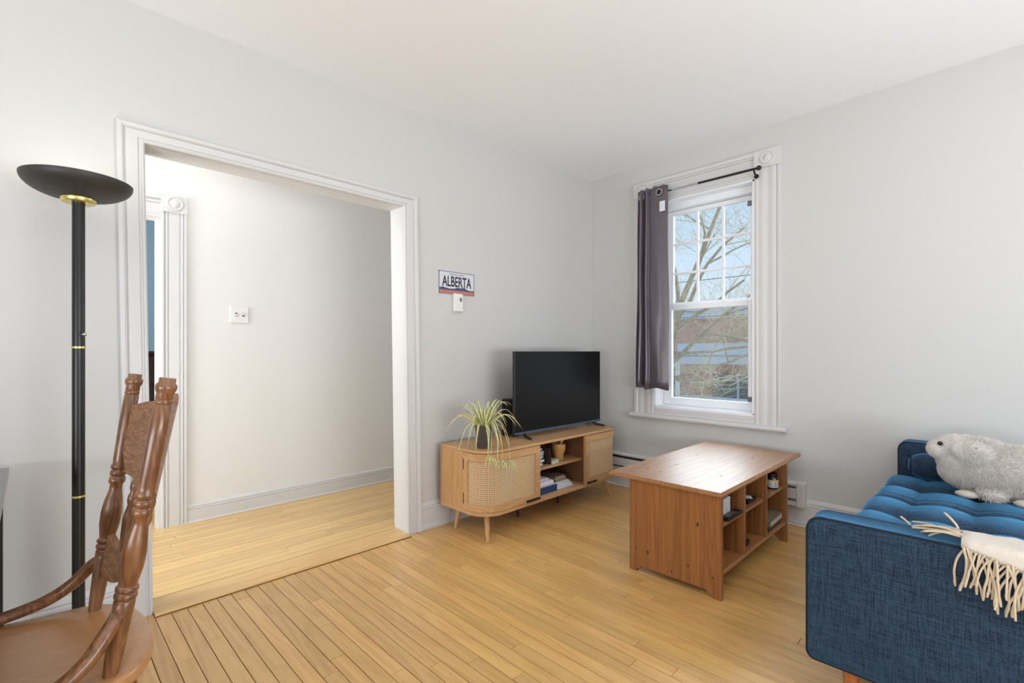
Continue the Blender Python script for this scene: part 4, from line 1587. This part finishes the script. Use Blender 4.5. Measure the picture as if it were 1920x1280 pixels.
# ------------------------------------------------------------------ curtain rod and curtain
RX, RZ = 3.53, 2.405
rd = thing('curtain_rod', 'thin black curtain rod with a silver section above the window', 'curtain rod', (RX, 1.6, RZ))
MB().tube([(0, 1.165 - 1.6, 0), (0, 1.58 - 1.6, 0)], .0085, 12).build('thick_rod', M_BLACKMET, rd, smooth=0.8)
MB().tube([(0, 1.58 - 1.6, 0), (0, 1.79 - 1.6, 0)], .0065, 12).build('silver_section', plain('rod_silver', srgb(170, 176, 184), .35, metal=.6), rd, smooth=0.8)
MB().tube([(0, 1.79 - 1.6, 0), (0, 2.06 - 1.6, 0)], .0062, 12).build('thin_rod', M_BLACKMET, rd, smooth=0.8)
for y in (1.155,):
    m = MB()
    m.ball((0, y - 1.6, 0), .017, 10)
    m.build('finial', M_BLACKMET, rd, smooth=True)
for y in (1.19, 2.03):
    m = MB()
    m.tube([(0, y - 1.6, 0), (.02, y - 1.6, -.02), (.05, y - 1.6, -.035), (XB - .03 - RX, y - 1.6, -.035)], .006, 10)
    m.tube([(XB - .034 - RX, y - 1.6, -.035), (XB - .029 - RX, y - 1.6, -.035)], .016, 14)
    m.build('bracket', M_BLACKMET, rd, smooth=0.8)

cu = thing('curtain', 'dark brown satin curtain gathered at the left side of the window', 'curtain', (RX, 1.95, .85))
ZT = 2.455 - .85
rows = []
NU, NV = 64, 26
for j in range(NV + 1):
    f = j / NV           # 0 bottom 1 top
    r = []
    for i in range(NU + 1):
        u = i / NU       # 0 left (larger y) .. 1 right
        # the right-hand 40% hangs as a flat panel, the rest in tight pleats
        if u < .5:
            y = .135 - .10 * (u / .5)
            x = .034 * math.sin(u / .5 * PI * 4) * (1 - .25 * f)
        else:
            v = (u - .5) / .5
            y = .035 - .165 * v
            x = -.028 * math.sin(v * PI * .95) * (1 - .4 * f)
        y += (1 - f) * (.02 if u < .5 else .012) * (1 - 2 * u) + .006 * math.sin(f * 9 + u * 7) * (1 - f)
        x += .006 * math.sin(f * 14 + u * 20) * (1 - f) * f
        zz = f * ZT + (.004 * math.sin(u * 30) if j == NV else 0) + (.008 * math.sin(u * 11) if j == 0 else 0)
        r.append((x, y, zz))
    rows.append(r)
b = MB()
b.grid(rows)
o = b.build('cloth', M_CURTAIN, cu, smooth=3.0)
sd = o.modifiers.new('thick', 'SOLIDIFY')
sd.thickness = .003
for y, x in ((-.07, -.03), (.03, .02), (.10, .0)):
    m = MB()
    mt = Matrix.Translation((x - .004, y, RZ - .85 + (-.004))) @ Matrix.Rotation(PI / 2, 4, 'Y')
    rr = []
    for k in range(24):
        a = 2 * PI * k / 24
        ring = []
        for q in range(8):
            c_ = 2 * PI * q / 8
            R_ = .023 + .005 * math.cos(c_)
            ring.append(mt @ Vector((R_ * math.cos(a), R_ * math.sin(a), .003 * math.sin(c_))))
        rr.append(ring)
    m.rings(rr, loop=True)
    m.build('grommet', M_CHROME, cu, smooth=True)
m = MB()
m.lathe([(.001, -.001), (.0195, -.001), (.0195, .001), (.001, .001)], 20, Matrix.Translation((-.0345, -.07, RZ - .854)) @ Matrix.Rotation(PI / 2, 4, 'Y'))
m.build('grommet_hole', M_BLACK, cu)
MB().box(-.036, -.0345, -.122, -.076, 1.395, 1.475).build('white_tag', M_PAPER, cu)

# ------------------------------------------------------------------ sofa bed
sf = thing('sofa', 'blue denim-coloured sofa bed with tufted flat seat and panel arms', 'sofa', (2.65, -.15, 0))
SX, SY = 2.65, -.15


def arm(xa_, xb_, ya_, yb_, z0, z1, r=.045):
    """panel arm : rounded outline in (y,z) extruded along x with softened rims; returns outer faces + band"""
    ol = []
    for (cy, cz, a0) in ((yb_ - r, z1 - r, 0), (ya_ + r, z1 - r, PI / 2), (ya_ + r * .5, z0 + r * .5, PI), (yb_ - r * .5, z0 + r * .5, 1.5 * PI)):
        rr = r if cz > (z0 + z1) / 2 else r * .5
        for i in range(8):
            a = a0 + (PI / 2) * i / 7
            ol.append((cy + rr * math.cos(a), cz + rr * math.sin(a)))
    cyy, czz = (ya_ + yb_) / 2, (z0 + z1) / 2

    def ring(x, e):
        return [(x - SX, y - math.copysign(e, y - cyy) - SY, z - math.copysign(e, z - czz)) for y, z in ol]
    band = MB()
    band.rings([ring(xa_ + .006, .006), ring(xa_ + .010, .0), ring(xa_ + .02, -.003), ring((xa_ + xb_) / 2, -.005), ring(xb_ - .02, -.003), ring(xb_ - .010, .0), ring(xb_ - .006, .006)])
    ao = band.build('arm', M_SOFA, sf, smooth=0.9)
    for x, sg in ((xa_, 1), (xb_, -1)):
        pn_ = MB()
        pn_.rings([ring(x + sg * .012, .004), ring(x + sg * .004, .006), ring(x, .012)])
        pn_.build('arm_panel', M_SOFA, ao, smooth=0.6)
        pp_ = MB()
        rg = [Vector(q) for q in ring(x + sg * .006, .003)]
        pp_.tube(rg + [rg[0]], .0035, 6, caps=False)
        pp_.build('piping', M_PIPING, ao, smooth=True)
    return ao


arm(1.775, 1.885, -.72, .44, .16, .622)
arm(3.465, 3.572, -.72, .40, .16, .645)
MB().box(1.885 - SX, 3.465 - SX, -.70 - SY, .41 - SY, .165, .335).build('base', M_SOFA, sf, bevel=.012)
# tufted mattress
TXs = [1.96, 2.26, 2.56, 2.83, 3.165, 3.44]
TYs = [.47, .265, .066, -.135, -.335, -.535, -.74]


def cellu(v, arr):
    for i in range(len(arr) - 1):
        lo_, hi_ = min(arr[i], arr[i + 1]), max(arr[i], arr[i + 1])
        if lo_ <= v <= hi_:
            return (v - lo_) / (hi_ - lo_)
    return 0.0


def seat_z(x, y):
    u, v = cellu(x, TXs), cellu(y, TYs)
    pu = max(0, 1 - (2 * u - 1) ** 2) ** .5
    pv = max(0, 1 - (2 * v - 1) ** 2) ** .6
    z = .450 + .016 * pu + .006 * pv + .016 * pu * pv
    for tx in TXs[1:-1]:
        for ty in TYs[1:-1]:
            d2 = ((x - tx) / .045) ** 2 + ((y - ty) / .045) ** 2
            if d2 < 12:
                z -= .036 * math.exp(-d2)
    # fold between the two cushions
    z -= .014 * math.exp(-((x - 2.90) / .014) ** 2)
    if x > 2.90:
        z -= .012 + .02 * (.0 if x > 3.2 else (3.2 - x) / .3 * .3)
    # rounded front edge
    e = .432 - y
    if e < .05:
        z -= .05 * (1 - math.sqrt(max(0, 1 - ((.05 - e) / .05) ** 2)))
    e2 = x - 1.885
    if e2 < .03:
        z -= .02 * (1 - e2 / .03) ** 2
    return z


for nm, xs0, xs1 in (('seat_cushion', 1.886, 2.90), ('seat_cushion', 2.90, 3.464)):
    b = MB()
    nx = int((xs1 - xs0) / .0125)
    ny = 92
    rows = []
    for i in range(nx + 1):
        x = xs0 + (xs1 - xs0) * i / nx
        r = []
        for j in range(ny + 1):
            y = .432 - 1.14 * j / ny
            r.append((x - SX, y - SY, seat_z(x, y)))
        rows.append(r)
    b.grid(rows)
    # front skirt and underside
    bulge = [(0, 0), (.010, -.03), (.012, -.055), (.006, -.08), (-.004, -.095)]
    fr = []
    for i in range(nx + 1):
        x = xs0 + (xs1 - xs0) * i / nx
        z0 = seat_z(x, .432)
        fr.append([(x - SX, .432 + dy - SY, min(z0 + dz, z0)) for dy, dz in bulge])
    b.grid(fr)
    bmesh.ops.remove_doubles(b.bm, verts=b.bm.verts, dist=.0005)
    b.build(nm, M_SOFA, sf, smooth=1.2)
for tx in TXs[1:-1]:
    for ty in TYs[1:-1]:
        m = MB()
        m.ball((tx - SX, ty - SY, seat_z(tx, ty) + .001), .011, 6, scale=(1, 1, .4))
        m.build('button', M_SOFA, sf, smooth=True)
MB().box(1.9 - SX, 3.45 - SX, -.86 - SY, -.72 - SY, .2, .50).build('folded_back', M_SOFA, sf, bevel=.03, seg=3)
for lx, ly in ((1.85, .33), (3.45, .28), (1.85, -.62), (3.45, -.62)):
    m = MB()
    m.tube([(lx - SX, ly - SY, .17), (lx - SX, ly - SY, 0)], [.026, .015], 16)
    m.build('leg', M_SOFALEG, sf, smooth=0.8)

bo = thing('bolster', 'dark blue round bolster cushion against the far sofa arm', 'cushion', (3.385, .10, .535))
b = MB()
prof = [(.001, -.245), (.024, -.243), (.044, -.232), (.058, -.214), (.067, -.19), (.072, -.15), (.073, 0), (.072, .15), (.067, .19), (.058, .214), (.044, .232), (.024, .243), (.001, .245)]
b.lathe(prof, 28, Matrix.Rotation(PI / 2, 4, 'X'))
b.build('cover', M_SOFA, bo, smooth=0.9)
for s in (-1, 1):
    m = MB()
    ringp = [Vector((.046 * math.cos(a), s * .231, .046 * math.sin(a))) for a in [2 * PI * k / 28 for k in range(29)]]
    m.tube(ringp, .003, 6, caps=False)
    m.build('piping', M_PIPING, bo, smooth=True)

# ------------------------------------------------------------------ plush animal
ps = thing('plush_animal', 'large pale grey fluffy plush animal lying on the sofa', 'plush toy', (3.178, 0, .454))
m = MB()
PO = Vector((3.2, 0, .452))


def pb_(c, s, rot=None, n=14):
    m.ball(Vector(c) - PO, 1.0, n, rot, scale=s)


pb_((3.21, -.02, .588), (.125, .235, .118), Matrix.Rotation(-.10, 4, 'X'))
pb_((3.21, .07, .625), (.11, .15, .105))
pb_((3.21, -.16, .575), (.12, .17, .105))
pb_((3.20, .145, .675), (.078, .085, .068))
pb_((3.185, .202, .668), (.054, .050, .046))
pb_((3.108, .085, .678), (.022, .075, .05), Matrix.Rotation(.25, 4, 'X'))
pb_((3.10, .02, .50), (.035, .05, .024))
body = m.build('body', M_PLUSH, ps, smooth=3.0)
rmod = body.modifiers.new('merge', 'REMESH')
rmod.mode = 'VOXEL'
rmod.voxel_size = .007
rmod.use_smooth_shade = True
smod = body.modifiers.new('soft', 'SMOOTH')
smod.factor = .5
smod.iterations = 6
dg = bpy.context.evaluated_depsgraph_get()
bme = bpy.data.meshes.new_from_object(body.evaluated_get(dg))
body.modifiers.clear()
bme.materials.clear()
bme.materials.append(M_PLUSH)
body.data = bme
random.seed(11)
fur = bmesh.new()
bme.calc_loop_triangles()
tris = [(t_, t_.area) for t_ in bme.loop_triangles]
tot = sum(a for _, a in tris)
NF = 42000
for t_, a in tris:
    k = a / tot * NF
    k = int(k) + (1 if random.random() < k - int(k) else 0)
    v = [bme.vertices[i].co for i in t_.vertices]
    nn = Vector(t_.normal)
    for _ in range(k):
        r1, r2 = random.random(), random.random()
        if r1 + r2 > 1:
            r1, r2 = 1 - r1, 1 - r2
        p = v[0] + (v[1] - v[0]) * r1 + (v[2] - v[0]) * r2
        head = p.y > .12
        ln = random.uniform(.005, .010) if head else random.uniform(.013, .024)
        d = (nn + Vector((random.uniform(-.6, .6), random.uniform(-.9, .1), random.uniform(-.9, .1)))).normalized()
        s_ = d.orthogonal().normalized() * .0011
        s_ = Matrix.Rotation(random.uniform(0, PI), 3, d) @ s_
        a1, a2, a3 = fur.verts.new(p - s_), fur.verts.new(p + s_), fur.verts.new(p + d * ln)
        fur.faces.new((a1, a2, a3))
fm = bpy.data.meshes.new('fur')
fur.to_mesh(fm)
fur.free()
fm.materials.append(M_PLUSH)
fo_ = bpy.data.objects.new('fur', fm)
C.objects.link(fo_)
fo_.parent = ps
fo_['kind'] = 'stuff'
m = MB()
m.ball(Vector((3.130, .197, .703)) - PO, .0105, 8)
m.build('eye', M_EYE, ps, smooth=True)
for c in ((3.10, .10, .484), (3.08, -.09, .482)):
    m = MB()
    m.ball(Vector(c) - PO, 1, 8, scale=(.03, .045, .018))
    m.build('paw', M_PLUSHPALE, ps, smooth=True)

# ------------------------------------------------------------------ cream throw over the near arm
tw = thing('throw_blanket', 'cream wool throw with long fringe draped over the near sofa arm', 'blanket', (1.83, -.2, .622))
TO = Vector((1.83, -.2, .622))
rows = []
NXT, NYT = 26, 30
for j in range(NYT + 1):
    y = .07 - .62 * j / NYT
    hang = .003 + .055 * min(1, max(0, (.07 - y) / .22)) ** .8       # how far it falls on the outer side
    tot_ = .125 + hang + .22
    r = []
    for i in range(NXT + 1):
        s = -hang + tot_ * i / NXT      # s=0 at outer rim of the arm
        wob = .004 * math.sin(y * 60 + s * 25) + .003 * math.sin(s * 70 + y * 20)
        if s < 0:
            p = Vector((1.766 + .25 * wob - .006 * min(1, -s / .05), y, .627 + s))
        elif s < .02:
            a = s / .02 * PI / 2
            p = Vector((1.766 + .012 * (1 - math.cos(a)), y, .627 + .012 * math.sin(a)))
        elif s < .125:
            p = Vector((1.778 + (s - .02), y, .639 + abs(wob)))
        else:
            q = s - .125
            p = Vector((1.883 + min(q * .75, .2), y, .639 - min(.14, q * 1.1) * min(1, q / .03) + abs(wob)))
            p.z = max(p.z, .505)
        r.append(p - TO)
    rows.append(r)
b = MB()
b.grid(rows)
o = b.build('cloth', M_THROW, tw, smooth=3.0)
sd = o.modifiers.new('thick', 'SOLIDIFY')
sd.thickness = .006
sd.offset = 1
random.seed(17)


def tassel(p0, d0, L, droop, r=.0032, n=9, wallx=None):
    pts = []
    p = Vector(p0)
    d = Vector(d0).normalized()
    for i in range(n + 1):
        pts.append(p - TO)
        d = (d + Vector((random.uniform(-.14, .14), random.uniform(-.18, .18), -droop + random.uniform(-.08, .08)))).normalized()
        p = p + d * (L / n)
        if wallx is not None:
            p.x = min(p.x, wallx - random.uniform(0, .012))
    b = MB()
    b.tube(pts, [r] * (len(pts) - 2) + [r * 1.15, r * .8], 7)
    return b.build('tassel', M_TASSEL, tw, smooth=True)


# fringe along the hanging hem (front edge and outer edge)
for k in range(70):
    y = .065 - .32 * (k / 69) + random.uniform(-.004, .004)
    hang = .003 + .055 * min(1, max(0, (.07 - y) / .22)) ** .8
    z = .627 - hang + random.uniform(0, .012)
    tassel((1.760 - random.uniform(0, .01), y, z), (-.25, random.uniform(-.5, .8), -1.0), random.uniform(.08, .13), .22, r=random.uniform(.0024, .0034), wallx=1.762)
# strands lying on the arm top, pointing along the arm
for k in range(12):
    x = 1.80 + .07 * random.random()
    tassel((x, .07 + random.uniform(-.01, .01), .642), (random.uniform(-.15, .15), 1, random.uniform(.1, .25)), random.uniform(.07, .12), .05, r=.0028)
tassel((1.87, .08, .645), (.1, .3, .9), .05, .12, r=.003)
tassel((1.86, .185, .632), (.2, .4, .5), .03, .1, r=.003)
